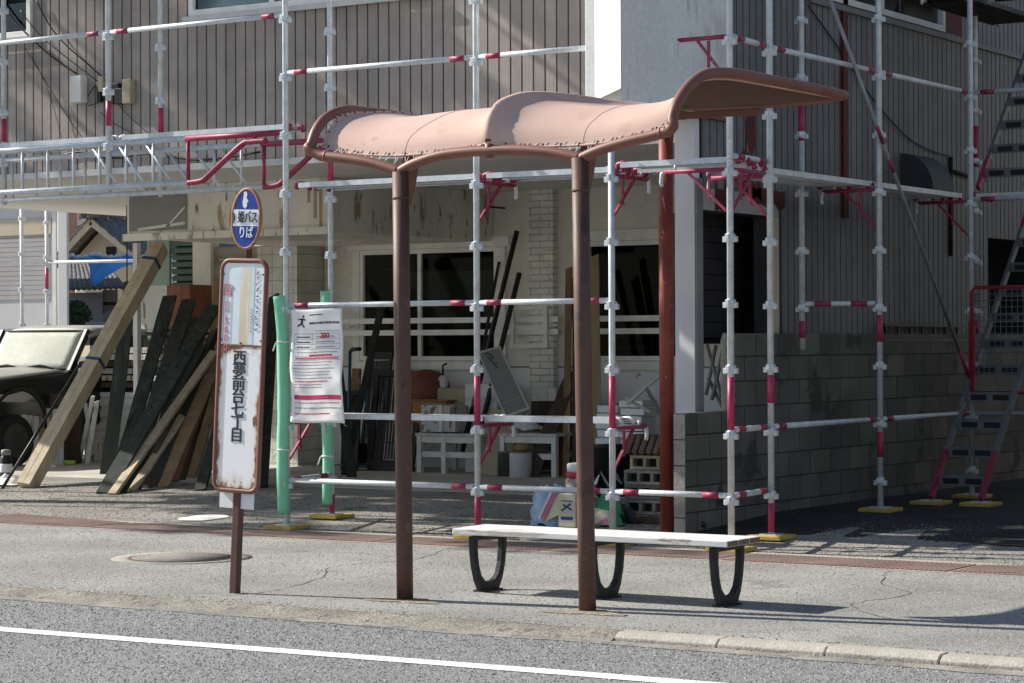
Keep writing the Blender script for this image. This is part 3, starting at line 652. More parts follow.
def base_plate(root,X,Y,z,rot=0.,s=.14):
    c,s_=math.cos(rot),math.sin(rot); pts=[(X+c*a-s_*b,Y+s_*a+c*b,gz(Y)+.004) for a,b in ((-s,-s),(s,-s),(s,s),(-s,s))]
    o=MB().prism(pts,(0,0,.032)).build('base_plate',YEL,root,bevel=.006)
    MB().box(X-.07,X+.07,Y-.07,Y+.07,gz(Y)+.0365,gz(Y)+.043).build('jack_foot',GALV,o)
def rail(root,p,q,ends=(1,1),r=.0215):
    p=V(p); q=V(q); d=(q-p).normalized()
    o=MB().tube([p+d*.035,q-d*.035],r,12).build('rail',GALV,root)
    for e,(a,s) in zip(ends,((p,1),(q,-1))):
        if e: 
            t=d*s; MB().tube([a+t*.10,a+t*.235],r+.001,12).build('red_sleeve',RED,o)
        if e is not None:
            t=d*s; MB().box(*[c for k in range(3) for c in sorted(((a+t*.03)[k]-.016,(a+t*.075)[k]+.016))]).build('wedge',GALV,o)
    return o
def bracket(root,p,d,L=.5,z=None,red=True):
    """triangular bracket from a pole at p, pointing along d"""
    p=V(p); d=V(d); b=p+d*L; up=V((0,0,1))
    o=MB().tube([p+d*.03,b],.0165,10).build('bracket',RED if red else GALV,root)
    m=MB(); m.bar(p+d*.03-up*.30,p+d*(L*.62)-up*.015,.020,.018); m.bar(p+d*.17-up*.02,p+d*.17-up*.215,.017,.017,d); m.build('brace',RED,o)
    h=MB(); h.tube([b-d*.02,b+d*.012-up*.01,b+d*.02-up*.07,b+d*.012-up*.105],.0155,8); h.tube([b-d*.10+up*.01,b-d*.10+up*.05],.01,8); h.build('end_hook',GALV,o)
def deck(name_label,p,q,wid,side,group='steel decks hooked on the scaffold',th=.042,ribs=True,endred=(1,1),m0=None):
    """steel deck between p and q (near edge), 'side' = unit vector across"""
    p=V(p); q=V(q); d=(q-p).normalized(); s=V(side); up=V((0,0,1)); L=(q-p).length
    t=thing('scaffold_deck',p,name_label,'scaffold deck',group)
    m=MB(); a=p; n=5
    def pan(o0,o1,z0,z1,l0=0,l1=None):
        l1=L if l1 is None else l1
        pts=[p+d*l0+s*o0,p+d*l1+s*o0,p+d*l1+s*o1,p+d*l0+s*o1]
        m.hexa([x+up*z0 for x in pts]+[x+up*z1 for x in pts])
    pan(0,wid,-.003,0); pan(0,.006,-th,-.0032); pan(wid-.006,wid,-th,-.0032)
    m.build('tread_plate',m0 or GALV,t)
    m=MB()
    for k in range(1,4): pan(wid*k/4-.006,wid*k/4+.006,-.026,-.0034)
    j=.09
    while j<L-.05 and ribs: pan(.0075,wid-.0075,-.034,-.027,j,j+.03); j+=.075
    m.build('under_ribs',m0 or GALV,t)
    for e,(a,sg) in zip(endred,((p,1),(q,-1))):
        for o in (.035,wid-.035):
            c=a+s*o; h=MB().tube([c+d*sg*.045-up*.012,c-d*sg*.005-up*.006,c-d*sg*.035-up*.012,c-d*sg*.045-up*.05],.021 if e else .017,8); h.build('end_hook',RED if e else GALV,t)
    return t
fs=thing('scaffold',(-10.2,OY,0),'galvanised pole scaffold with red bands standing along the front of the building','scaffold')
XA,XB,XC,XD,XE=-13.99,-12.06,-10.19,-8.98,-7.97
PX={'A':110,'B':284,'C':475,'D':615,'E':728}
TOP=8.2
pole(fs,XA,OY,2.83,TOP,[(101,126)],110,base=False)
pole(fs,XA-1.9,OY,2.83,TOP,[],0,base=False)
pole(fs,XB,OY,.04,TOP,[],286)
pole(fs,XC,OY,.04,TOP,[(376,425),(497,526)],475)
pole(fs,XD,OY,.04,3.0,[(376,428)],615)
pole(fs,XE,OY-.03,.04,TOP,[(377,430)],728)
IY=16.10
pole(fs,-16.03,IY,2.83,TOP,[(119,142)],5,base=False)
pole(fs,-14.10,IY,2.83,TOP,[(108,133)],161,base=False)
pole(fs,-12.21,IY,gz(IY)+.04,TOP,[(150,186),(494,514)],332)
Z=lambda k:.402+.475*k
rail(fs,(XB,OY,Z(0)),(XC,OY,Z(0)),(0,1)); rail(fs,(XC,OY,Z(0)),(XD,OY,Z(0))); rail(fs,(XD,OY,Z(0)),(XE,OY-.02,Z(0)))
rail(fs,(XB,OY,Z(3)),(XC,OY,Z(3))); rail(fs,(XC,OY,Z(3)),(XD,OY,Z(3)))
rail(fs,(XB,OY,Z(7)),(XC,OY,Z(7))); rail(fs,(XC,OY,Z(7)),(-9.15,OY,Z(7)),(1,None))
rail(fs,(XA,OY,Z(8)),(XB,OY,Z(8))); rail(fs,(XA-1.9,OY,Z(8)),(XA,OY,Z(8)))
rail(fs,(XA-1.9,OY,Z(10)),(XA,OY,Z(10))); rail(fs,(XA,OY,Z(10)),(XB,OY,Z(10))); rail(fs,(XB,OY,Z(11)),(XC,OY,Z(11)))
# cross rails between the rows
rail(fs,(XB,OY,Z(0)),(-12.21,IY,Z(0))); rail(fs,(XB,OY,Z(3)),(-12.21,IY,Z(3)),(0,0))
for (x,y) in ((XB,OY),(XC,OY),(XD,OY)): bracket(fs,(x,y,.872),(0,1,0),.50)
for (x,y) in ((XC,OY),(XD,OY),(XE,OY-.03)): bracket(fs,(x,y,2.762),(0,1,0),.55)
bracket(fs,(XE,OY-.03,3.722),(-1,0,0),.42); bracket(fs,(XE,OY-.03,2.762),(-1,0,0),.55)
for X in (-17.8,-19.7,-21.5):  # unseen poles and cross rails, added to streak the facade with shadow
    pole(fs,X,OY,2.9 if X>-20.9 else .2,9.4,[],0,base=False,cmax=3); pole(fs,X-.03,IY,2.9 if X>-20.9 else .2,9.4,[],0,base=False,cmax=3)
for z in (5.14,6.94,8.6):
    for X in (-15.95,-17.8,-19.7,-21.5): rail(fs,(X,OY,z),(X,IY,z),(0,0)); rail(fs,(X+.6,OY,z+.45),(X+.6,IY,z+.45),(0,0),.03)
    rail(fs,(-21.5,OY,z+.9),(XA-1.9,OY,z+.9),(0,0))
    for X in (-21.5,-19.7,-17.8,-15.95): rail(fs,(X,OY,z+.9),(X,IY,z+.9),(0,0))
    rail(fs,(-21.5,IY,z+.45),(XA-1.9,IY,z+.45),(0,0))
# lattice beams spanning the car port opening
def beam_truss(Y,x0,xr,xend,label,down):
    t=thing('lattice_beam',(x0,Y,2.87),label,'lattice beam','lattice beams over the car port')
    zt,zb=3.243,2.872
    MB().tube([(x0,Y,zt),(xr-.02,Y,zt)],.0243,12).build('chord',GALV,t); MB().tube([(x0,Y,zb),(xr,Y,zb)],.0243,12).build('chord',GALV,t)
    MB().tube([(xr-.02,Y,zt),(xend,Y,zt)],.0246,12).build('chord',RED,t)
    e=xr+.62
    b=MB().tube(smooth([V((xr,Y,zb)),V((xr+.14,Y,zb+.01)),V((xr+.22,Y,zb+.05)),V((e-.05,Y,zt-.085)),V((e+.06,Y,zt-.06)),V((xend-.14,Y,zt-.06))],5),.0243,12).build('bent_end',RED,t)
    m=MB(); x=x0+.15; k=0
    while x<xr-.1:
        m.tube([(x,Y,zb),(x,Y,zt)],.0135,8); x+=.305
    m.build('web_post',GALV,t)
    m=MB(); m.tube([(xr-.0,Y,zb),(xr-.0,Y,zt)],.0165,8); m.tube([(e+.1,Y,zt-.05),(e+.1,Y,zt-.40 if down else zt)],.0165,8); m.build('web_post',RED,t)
    m=MB(); x=xr-.15-.305
    for k in range(3): m.tube([(x-.305*k+.27,Y+.002,zb+.02),(x-.305*k-.02,Y+.002,zt-.02)],.0125,8)
    m.build('web_brace',GALV,t)
beam_truss(OY,-17.6,-13.10,-12.12,'front galvanised lattice beam with a bent red end, over the car port',False)
beam_truss(IY,-17.6,-12.98+.05,-12.02,'rear galvanised lattice beam with a bent red end, nearer the wall',True)
# decks
deck('narrow steel deck on the low brackets between the first and second front poles',(XB+.03,OY+.10,.947),(XC-.02,OY+.10,.947),.24,(0,1,0),endred=(0,0))
deck('narrow steel deck on the low brackets behind the right shelter post',(XC+.04,OY+.10,.947),(XD-.04,OY+.10,.947),.24,(0,1,0),endred=(0,0))
deck('steel deck at head height between the green padded pole and the second pole, outer one',(XB+.08,OY+.06,2.832),(XC-.05,OY+.06,2.832),.24,(0,1,0))
deck('steel deck at head height above the window, inner of its pair',(XB+.08,OY+.32,2.834),(XC-.05,OY+.32,2.834),.24,(0,1,0))
deck('steel deck at head height seen below the canopy between its posts, outer one',(XC+.05,OY+.06,2.832),(XD-.05,OY+.06,2.832),.24,(0,1,0))
deck('steel deck at head height below the canopy, inner of its pair',(XC+.05,OY+.32,2.834),(XD-.05,OY+.32,2.834),.24,(0,1,0))
deck('short steel deck with round red ends just right of the right shelter post',(XD+.04,OY+.06,2.862),(XE-.04,OY+.06,2.862),.24,(0,1,0))
deck('short steel deck in front of the red column, inner of its pair',(XD+.04,OY+.32,2.837),(XE-.04,OY+.32,2.837),.24,(0,1,0))
deck('long steel deck lying on the lattice beams at the left',(-15.85,OY+.09,3.322),(-14.03,OY+.09,3.322),.24,(0,1,0),endred=(0,0))
deck('steel deck on the lattice beams left of the bus stop sign',(-13.93,OY+.09,3.322),(-12.15,OY+.09,3.322),.24,(0,1,0),endred=(0,1))
deck('second steel deck on the lattice beams, next to the wall',(-15.85,OY+.40,3.322),(-14.03,OY+.40,3.322),.24,(0,1,0),endred=(0,0))
for k,z in enumerate((5.2,7.0)):  # unseen decks added overhead to throw shade on the facade
    for j,(xa,xb) in enumerate(((-21.4,-19.75),(-19.65,-17.85),(-17.75,-16.0),(-15.8,-14.05),(-13.9,-12.15))):
        deck('steel deck of the %s level, added out of view to shade the facade, %s bay from the left end'%(('upper','top')[k],('first','second','third','fourth','fifth')[j]),(xa,OY+.08,z),(xb,OY+.08,z),.5,(0,1,0),ribs=False,endred=(0,0))
for lb,xa,xb,w_ in (('far left',-21.4,-19.75,.24),('middle',-19.65,-18.1,.40),('short',-17.3,-16.2,.5),('narrow',-15.4,-14.2,.24)):  # extra unseen decks set higher still, to break up the light on the facade
    deck('steel deck added above the scaffold, out of view, to shade the facade, %s one'%lb,(xa,OY+.30,8.95),(xb,OY+.30,8.95),w_,(0,1,0),ribs=False,endred=(0,0))
# --- scaffold along the side
RX=-8.03; IX=-8.60
ss=thing('scaffold',(RX,18,0),'scaffold with red bands in the shade along the dark side of the building','scaffold')
Y1,Y2,Y3=16.03,18.02,20.0
pole(ss,RX,Y1,gz(Y1)+.04,TOP,[(375,403),(503,532)],768)
pole(ss,RX,Y2,gz(Y2)+.04,TOP,[(315,342),(432,457)],876)
pole(ss,RX,Y3,gz(Y3)+.04,TOP,[],967)
pole(ss,IX,17.75,1.45,TOP,[(101,141),(321,338)],803,base=False)
pole(ss,IX+.1,21.3,1.4,TOP,[(126,167),(322,333)],979,base=False)
for k,ends in ((0,(0,1)),):
    rail(ss,(XE,OY-.02,Z(0)),(RX,Y1,Z(0)))
rail(ss,(XE,OY-.02,Z(1)),(RX,Y1,Z(1))); rail(ss,(RX,Y1,Z(1)),(RX,Y2,Z(1))); rail(ss,(RX,Y2,Z(1)),(RX,Y3,Z(1)))
rail(ss,(XE,OY-.02,Z(7)),(RX,Y1,Z(7))); rail(ss,(RX,Y1,Z(7)),(RX,Y2,Z(7))); rail(ss,(RX,Y2,Z(7)),(RX,Y3,Z(7)))
rail(ss,(XE,OY-.02,2.862),(RX,Y1,2.865))
rail(ss,(IX,17.75,Z(3)),(RX,Y2,Z(3)))
rail(ss,(RX,Y3,Z(1)),(RX+1.6,Y3,Z(1)),(0,0)); rail(ss,(RX,Y3,Z(7)),(RX+1.6,Y3,Z(7)))
rail(ss,(RX,Y3,Z(5)),(RX+1.6,Y3,Z(5)))
for y in (Y1,Y2,Y3): bracket(ss,(RX,y,2.762),(-1,0,0),.5)
# diagonal tube
da,db=atX(826,-12,RX+.05),atX(969,377,RX+.05); dd=(db-da).normalized()
dg_=MB().tube([da,db],.0155,12).build('diagonal_tube',BRACEM,ss)
for a,b in ((115,132),(147,160),(348,377)):
    t=lambda y:da+(db-da)*((y+12)/389.); MB().tube([t(a),t(b)],.0165,12).build('red_sleeve',RED,dg_)
deck('shaded steel deck along the side wall from the corner to the third pole, outer one',(RX-.06,Y1+.05,2.832),(RX-.06,Y2-.05,2.832),.24,(-1,0,0),endred=(0,1))
deck('shaded steel deck along the side wall behind the long diagonal tube',(RX-.06,Y2+.05,2.832),(RX-.06,Y3-.05,2.832),.24,(-1,0,0),endred=(0,1))
deck('shaded steel deck along the side wall, inner one near the vent hood',(RX-.32,Y2+.05,2.834),(RX-.32,Y3-.05,2.834),.24,(-1,0,0),endred=(0,1))
deck('shaded inner steel deck just behind the building corner',(RX-.32,Y1+.05,2.834),(RX-.32,Y2-.05,2.834),.24,(-1,0,0),endred=(0,1))
deck('shaded steel deck at the top of the lower steps, right picture edge',(RX+.02,Y3+.06,2.832),(RX+1.7,Y3+.06,2.832),.5,(0,1,0),endred=(1,1))
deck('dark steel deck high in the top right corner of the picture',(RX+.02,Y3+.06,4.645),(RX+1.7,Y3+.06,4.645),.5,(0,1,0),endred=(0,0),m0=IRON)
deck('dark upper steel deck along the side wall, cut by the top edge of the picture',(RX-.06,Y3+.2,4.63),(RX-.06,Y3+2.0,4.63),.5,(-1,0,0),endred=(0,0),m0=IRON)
# guard panel
gp=thing('mesh_guard',(RX+.05,Y3-.05,1.06),'red framed wire mesh guard panel fixed to the far side pole','guard panel')
gx0,gx1,g0,g1=RX+.03,RX+.95,1.06,1.99; gy=Y3-.06
MB().tube([(gx0,gy,g0-.05),(gx0,gy,g1-.04),(gx0+.03,gy,g1),(gx1-.03,gy,g1),(gx1,gy,g1-.04),(gx1,gy,g0)],.017,10).build('frame',GATER,gp)
MB().tube([(gx0,gy,g0),(gx1,gy,g0)],.014,8).build('frame',GATER,gp)
MB().box(gx0-.03,gx0+.028,gy-.012,gy+.012,g0-.0,g1-.3).build('side_plate',GATER,gp)
mm=MB(); x=gx0+.06
while x<gx1-.01: mm.tube([(x,gy,g0),(x,gy,g1)],.0032,5,False); x+=.052
z=g0+.06
while z<g1-.01: mm.tube([(gx0,gy,z),(gx1,gy,z)],.0032,5,False); z+=.058
mm.build('wire_mesh',STAIRM,gp)
# steps
def steps(x0,x1,ya,za,n,rise,go,label,feet=True):
    t=thing('scaffold_stair',((x0+x1)/2,ya,za),label,'scaffold stair','steel stairs of the scaffold')
    tot=n+.6; pe=(ya+go*tot,za+rise*tot)
    for x in (x0,x1):
        f=lambda s:V((x,ya+go*tot*s,za+.05+rise*tot*s))
        o=MB().bar(f(0),f(1),.03,.06,(0,-1,1)).build('stringer',STAIRM,t)
        MB().bar(f(0),f(.14),.033,.063,(0,-1,1)).build('red_end',RED,o); MB().bar(f(.88),f(1),.033,.063,(0,-1,1)).build('red_end',RED,o)
        if feet: base_plate(t,x,ya,za)
    for k in range(1,n+1):
        y=ya+go*k; z=za+rise*k
        m=MB(); m.box(x0-.005,x1+.005,y-.07,y+.12,z-.003,z); m.box(x0-.005,x1+.005,y-.075,y-.070,z-.085,z-.0)
        o=m.build('tread',STAIRM,t)
        m=MB(); 
        for a,b in ((x0+.05,(x0+x1)/2-.03),((x0+x1)/2+.03,x1-.05)): m.box(a,b,y-.0775,y-.0755,z-.07,z-.022)
        m.build('slot',DARKIN,o)
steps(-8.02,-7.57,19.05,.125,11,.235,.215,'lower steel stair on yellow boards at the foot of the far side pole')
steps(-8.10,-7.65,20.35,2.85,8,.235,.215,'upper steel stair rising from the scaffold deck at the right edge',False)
tp=MB(); rows=[[(RX+.75+.35*i/6,Y3+.0+.02*math.sin(i*1.7),4.53+.03*math.sin(i)-.035*j) for i in range(7)] for j in range(4)]
tag(tp.grid(rows).build('blue_sheet',TARPB,origin=V((RX+.9,Y3,4.5)),solid=.004),'blue sheet hanging from the scaffold deck in the top right corner','tarpaulin')
# green foam pads round the first pair of poles
def pad(path,r,label,seed):
    q=random.Random(seed); P=smooth([V(p) for p in path],5)
    o=MB().tube(P,[r*(1+q.uniform(-.05,.05)) for _ in P],16).build('pole_pad',GREENP,origin=V(path[0])); tag(o,label,'foam pad','green foam pads on the scaffold poles'); return o
za,zb=zpix(286,514,XB,OY),zpix(284,296,XB,OY); dx=-.018
p1=pad([(XB+dx,OY-.02,za),(XB+dx-.01,OY-.02,za+.45),(XB+dx+.004,OY-.02,(za+zb)/2),(XB+dx-.006,OY-.02,zb-.3),(XB+dx-.03,OY-.03,zb)],.051,'bright green foam pad wrapped round the outer pole beside the notice',3)
za,zb=zpix(331,504,-12.21,IY),zpix(331,291,-12.21,IY)
p2=pad([(-12.24,IY-.015,za),(-12.235,IY-.015,za+.5),(-12.25,IY-.015,(za+zb)/2),(-12.25,IY-.015,zb)],.050,'green foam pad round the inner pole, half hidden behind the notice',4)
for p,zs in ((p1,(.62,1.5)),(p2,(.5,))):
    for zz in zs:
        o=ORG[p.name]; m=MB(); m.lathe((o.x,o.y,o.z+zz-.1),[(.0555,0),(.0565,.006),(.0555,.012)],14); m.tube([(o.x-.06,o.y-.02,o.z+zz-.1),(o.x-.085,o.y-.03,o.z+zz-.17)],.006,5); m.build('tie',PAPER,p)
# notice
nx0,nx1=atY(289.5,360,OY-.07).x,atY(342.5,360,OY-.07).x; nz1,nz0=atY(315,309,OY-.07).z,atY(315,423,OY-.07).z
def NP(u,v,o=0.):    # u across, v up, on the slightly rippled sheet
    y=OY-.065+.012*math.sin(5*u+1.2*v)+.010*math.sin(9*v+2*u)+.007*abs(math.sin(7*u+6*v))+.004*abs(math.sin(13*v-5*u))-.014*(u>.8)*(u-.8)*5*math.sin(3*v)-o
    return V((nx0+(nx1-nx0)*u+.012*(1-v)*u,y,nz0+(nz1-nz0)*v-.004*math.sin(6*u)))
nt_=MB().grid([[NP(i/24,j/40) for i in range(25)] for j in range(41)]).build('notice',PAPER,origin=NP(.5,1),solid=.0015)
tag(nt_,'white printed notice sheet tied to the scaffold beside the green pad','notice')
def nrect(m,u0,u1,v0,v1,o=.0018):
    n=max(1,int((u1-u0)*20)); m.grid([[NP(u0+(u1-u0)*i/n,v0,o) for i in range(n+1)],[NP(u0+(u1-u0)*i/n,v1,o) for i in range(n+1)]])
q=random.Random(21); bk,rd,mg,gy_=MB(),MB(),MB(),MB()
def words_(m,u0,u1,v,h,gap=.35):
    u=u0
    while u<u1:
        l=h*q.uniform(.5,1.1)*1.6
        nrect(m,u,min(u+l*.85,u1),v,v+h); u+=l*(1+gap*q.random())
words_(bk,.36,.64,.945,.011); words_(bk,.35,.95,.868,.020); words_(gy_,.45,.95,.805,.006)
for v in (.785,.74,.695,.65): nrect(bk,.06,.94,v-.0012,v+.0012)
for u in (.06,.40,.94): nrect(bk,u-.002,u+.002,.65,.785)
for v in (.758,.713,.668): words_(bk,.10,.36,v-.007,.012); words_(gy_,.47,.85,v-.006,.010)
words_(bk,.12,.9,.617,.008,1.5)
nrect(mg,.35,.80,.588,.602); nrect(rd,.05,.95,.553,.556); nrect(rd,.05,.95,.582,.585); words_(rd,.09,.92,.561,.014)
for v in (.53,.505,.475,.445,.42,.39): words_(gy_,.06,.55+.35*q.random(),v,.008)
words_(rd,.08,.72,.36,.010)
for v in (.335,.31): words_(rd,.06,.11,v,.008); words_(gy_,.14,.6,v,.008)
nrect(mg,.05,.97,.205,.245)
words_(gy_,.06,.94,.17,.013,.8); words_(gy_,.05,.96,.125,.013,.8); words_(rd,.06,.72,.075,.012)
nrect(gy_,.0,.03,.0,.005)
bk.build('print_black',INK,nt_); rd.build('print_red',INKR,nt_); mg.build('print_magenta',INKM,nt_); gy_.build('print_grey',INKG,nt_)
pt=NP(.66,.763); text('200',.062,INKR,nt_,frame_y((pt.x,min(NP(.55,.763).y,NP(.75,.763).y)-.002,pt.z)),bold=.02)
fg=MB(); c=NP(.19,.885,.003)
def limb(a,b,w): fg.bar((c.x+a[0],c.y,c.z+a[1]),(c.x+b[0],c.y,c.z+b[1]),.002,w,V((0,-1,0)).cross(V((b[0]-a[0],0,b[1]-a[1]))))
limb((0,-.01),(.012,.035),.02); limb((0,-.008),(-.04,-.03),.012); limb((.0,-.008),(.03,-.04),.012); limb((.01,.03),(-.035,.025),.009); limb((.01,.03),(.045,.02),.009)
fg.tube([(c.x+.02,c.y+.001,c.z+.05),(c.x+.02,c.y-.001,c.z+.05)],.011,10); fg.build('emblem',INK,nt_)
for u in (.03,.5,.97):
    for v in (.985,.015):
        pp=NP(u,v); MB().tube([pp,pp+V((0,.02,.03 if v>.5 else -.03)),pp+V((0,.05,.045 if v>.5 else -.04))],.0022,5).build('cable_tie',PLW,nt_)
# ------------------------------------------------------------------ the building
FY=16.88; SX=-8.85; BL=-20.9; BZ=6.35; CZ=3.19; BY=26.0; GY=22.0
bd=thing('building',(-14,FY,0),'two storey workshop with brown vertical siding, open car port and cluttered shop front','building')
def boards_x(x0,x1,y,z0,z1,holes,name,m):
    mb=MB(); x=x0; p=.115
    while x<x1-.02:
        a,b=x+.008,min(x+p-.008,x1); segs=[(z0,z1)]
        for (h0,h1,hz0,hz1) in holes:
            if b>h0+.01 and a<h1-.01:
                n=[]
                for s,e in segs:
                    if hz0>s and hz1<e: n+=[(s,hz0),(hz1,e)]
                    elif hz0<=s<hz1<e: n.append((hz1,e))
                    elif s<hz0<e<=hz1: n.append((s,hz0))
                    elif e<=hz0 or s>=hz1: n.append((s,e))
                segs=n
        for s,e in segs: mb.box(a,b,y+.004,y+.02,s,e)
        x+=p
    return mb.build(name,m,bd)
def boards_y(y0,y1,x,z0,z1,holes,name,m):
    mb=MB(); y=y0; p=.115
    while y<y1-.02:
        a,b=y+.009,min(y+p-.009,y1); segs=[(z0,z1)]
        for (h0,h1,hz0,hz1) in holes:
            if b>h0+.01 and a<h1-.01:
                n=[]
                for s,e in segs:
                    if hz0>s and hz1<e: n+=[(s,hz0),(hz1,e)]
                    elif hz0<=s<hz1<e: n.append((hz1,e))
                    elif s<hz0<e<=hz1: n.append((s,hz0))
                    elif e<=hz0 or s>=hz1: n.append((s,e))
                segs=n
        for s,e in segs: mb.box(x-.02,x,a,b,s,e)
        y+=p
    return mb.build(name,m,bd)
W1=(-18.3,-16.42,4.52,5.9); W2=(-14.42,-11.72,4.55,5.9)
boards_x(BL,-9.14,FY,CZ-.02,BZ,[W1,W2],'front_siding',SIDE)
# backing behind the boards, with openings
def wall_x(mb,x0,x1,y0,y1,z0,z1,holes):
    xs_=sorted({x0,x1}|{h for a in holes for h in a[:2]})
    for a,b in zip(xs_,xs_[1:]):
        hs=[h for h in holes if h[0]<=a+1e-6 and h[1]>=b-1e-6]
        if not hs: mb.box(a,b,y0,y1,z0,z1)
        else:
            h=hs[0]
            if h[2]>z0: mb.box(a,b,y0,y1,z0,h[2])
            if h[3]<z1: mb.box(a,b,y0,y1,h[3],z1)
def wall_y(mb,y0,y1,x0,x1,z0,z1,holes):
    ys_=sorted({y0,y1}|{h for a in holes for h in a[:2]})
    for a,b in zip(ys_,ys_[1:]):
        hs=[h for h in holes if h[0]<=a+1e-6 and h[1]>=b-1e-6]
        if not hs: mb.box(x0,x1,a,b,z0,z1)
        else:
            h=hs[0]
            if h[2]>z0: mb.box(x0,x1,a,b,z0,h[2])
            if h[3]<z1: mb.box(x0,x1,a,b,h[3],z1)
m=MB(); wall_x(m,BL,SX-.03,FY+.021,FY+.12,CZ,BZ,[W1,W2]); m.build('front_wall',GROOVE,bd)
RW=[(18.45,21.35,4.475,6.0)]; DO=(16.54,17.64,.12,2.55); RD=(22.55,24.0,.12,2.55)
boards_y(16.505,BY,SX,CZ+.0-2.1,BZ,RW+[(DO[0]-.15,DO[1]+.22,.0,2.73),(RD[0],RD[1],0,RD[3])],'side_siding',SIDE_SHADE)
m=MB(); wall_y(m,16.50,BY,SX-.14,SX-.021,.05,BZ,[RW[0],DO,RD]); m.build('side_wall',GROOVE,bd)
MB().box(BL,SX-.145,FY+.125,BY,CZ,CZ+.06).build('soffit',CEILM,bd)
MB().box(BL-.02,SX-.3,FY+.13,BY-.1,BZ-.12,BZ).build('roof',GREYW,bd)
MB().box(BL-.02,BL+.08,FY+.13,BY,CZ+.061,BZ-.13).build('side_wall',SIDE,bd)
MB().box(BL+.1,SX-.3,BY-.1,BY,CZ+.061,BZ-.13).build('rear_wall',GREYW,bd)
MB().box(BL,-9.15,FY-.012,FY-.001,CZ-.06,CZ+.0).build('drip_edge',TRIM,bd)
# wing wall at the corner, carried by the red column
wg=MB().box(-9.115,-8.805,15.15,FY-.003,3.30,BZ+.3).build('wing_wall',STUCCO,bd,bevel=.006)
MB().box(-9.112,-8.808,15.16,FY-.01,3.275,3.2998).build('underside',WINGUND,wg)
MB().prism([(-9.03,15.148,3.31),(-8.68,14.93,3.36),(-8.795,15.148,3.36)],(0,0,BZ-3.2)).build('splayed_board',WHITE,wg)
MB().box(-9.27,-9.118,FY-.05,FY-.001,CZ,BZ).build('corner_trim',TRIMW,bd)
rc=MB(); rc.tube([(-9.0,16.17,-.02),(-9.0,16.17,3.27)],.057,16); rcol=rc.build('red_column',REDCOL,bd)
MB().bar((-9.0,16.17,2.832),(-8.95,16.17,3.25),.05,.05).build('bracket_stub',REDCOL,rcol)
MB().box(-9.05,-8.875,16.40,16.49,.05,3.27).build('white_pillar',PILLW,bd,bevel=.004)
MB().box(-8.8748,-8.852,16.405,16.50,.05,2.8).build('pillar_edge',PGREY,bd)
MB().tube([(-9.135,16.385,.05),(-9.13,16.385,1.5),(-9.135,16.385,3.0)],.006,6).build('cable',BLACKM,bd)
# door opening in the side wall
MB().box(SX-.10,SX-.004,DO[0]-.03,DO[1]+.20,2.557,2.73).build('door_header',GREYW,bd)
MB().box(SX-.10,SX-.004,DO[1]+.02,DO[1]+.20,.6,2.554).build('door_jamb',CREAM,bd)
m=MB(); z=1.55
while z<2.5: m.box(SX-.42,SX-.40,DO[0]+.32,DO[1]+1.2,z,z+.125); z+=.132
MB().box(SX-.47,SX-.45,DO[0]+.32,DO[1]+1.2,1.5,2.56).build('shutter_back',GROOVE,bd)
m.build('dark_shutter',mat('shutter_dark',(.035,.033,.04),.6,0,.2,4),bd)
q=random.Random(4); m=MB()
def patch(y0,y1,z0,z1,n=9):
    lp=[(SX+.0015,y0+(y1-y0)*k/n,z0+(z1-z0)*q.uniform(0,.35)) for k in range(n+1)]+[(SX+.0015,y1-(y1-y0)*k/n,z1-(z1-z0)*q.uniform(0,.35)) for k in range(n+1)]
    m.prism(lp,(.0015,0,0))
for a in ((17.1,17.42,2.61,2.88),(17.55,17.9,2.72,2.95),(17.75,18.35,2.68,2.87),(17.2,17.3,2.85,3.1),(17.55,17.68,2.95,3.15),(17.62,17.80,3.1,3.5),(17.66,17.78,3.45,3.75)): patch(a[0]-.40,a[1]-.40,a[2]-.07,a[3]-.07)
m.build('primer_patch',PRIMER,bd)
p=atX(843,100,SX); MB().box(SX+.002,SX+.03,p.y-.05,p.y+.05,2.60,BZ).build('red_batten',PRIMER,bd)
MB().box(SX+.001,SX+.004,atX(942,20,SX).y-.02,atX(942,20,SX).y+.5,4.485,5.2).build('primer_patch',PRIMER,bd)
MB().box(SX+.001,SX+.035,RW[0][0]-.05,BY,4.41,4.46).build('side_flashing',SIDE_SHADE,bd)
def window_y(y0,y1,z0,z1,x):      # window in the side wall
    f=MB(); t=.055
    f.ring([(x+.03,y0,z0),(x+.03,y1,z0),(x+.03,y1,z1),(x+.03,y0,z1)],[(x+.03,y0+t,z0+t),(x+.03,y1-t,z0+t),(x+.03,y1-t,z1-t),(x+.03,y0+t,z1-t)],(-.09,0,0))
    f.box(x-.05,x+.028,(y0+y1)/2-.03,(y0+y1)/2+.03,z0+t+.001,z1-t-.001); o=f.build('window',TRIM,bd)
    MB().box(x-.03,x-.025,y0+t,y1-t,z0+t,z1-t).build('pane',GLASS,o)
    MB().box(x-.6,x-.59,y0,y1,z0,z1).build('interior',ROOMIN,o)
window_y(RW[0][0],RW[0][1],RW[0][2],RW[0][3],SX)
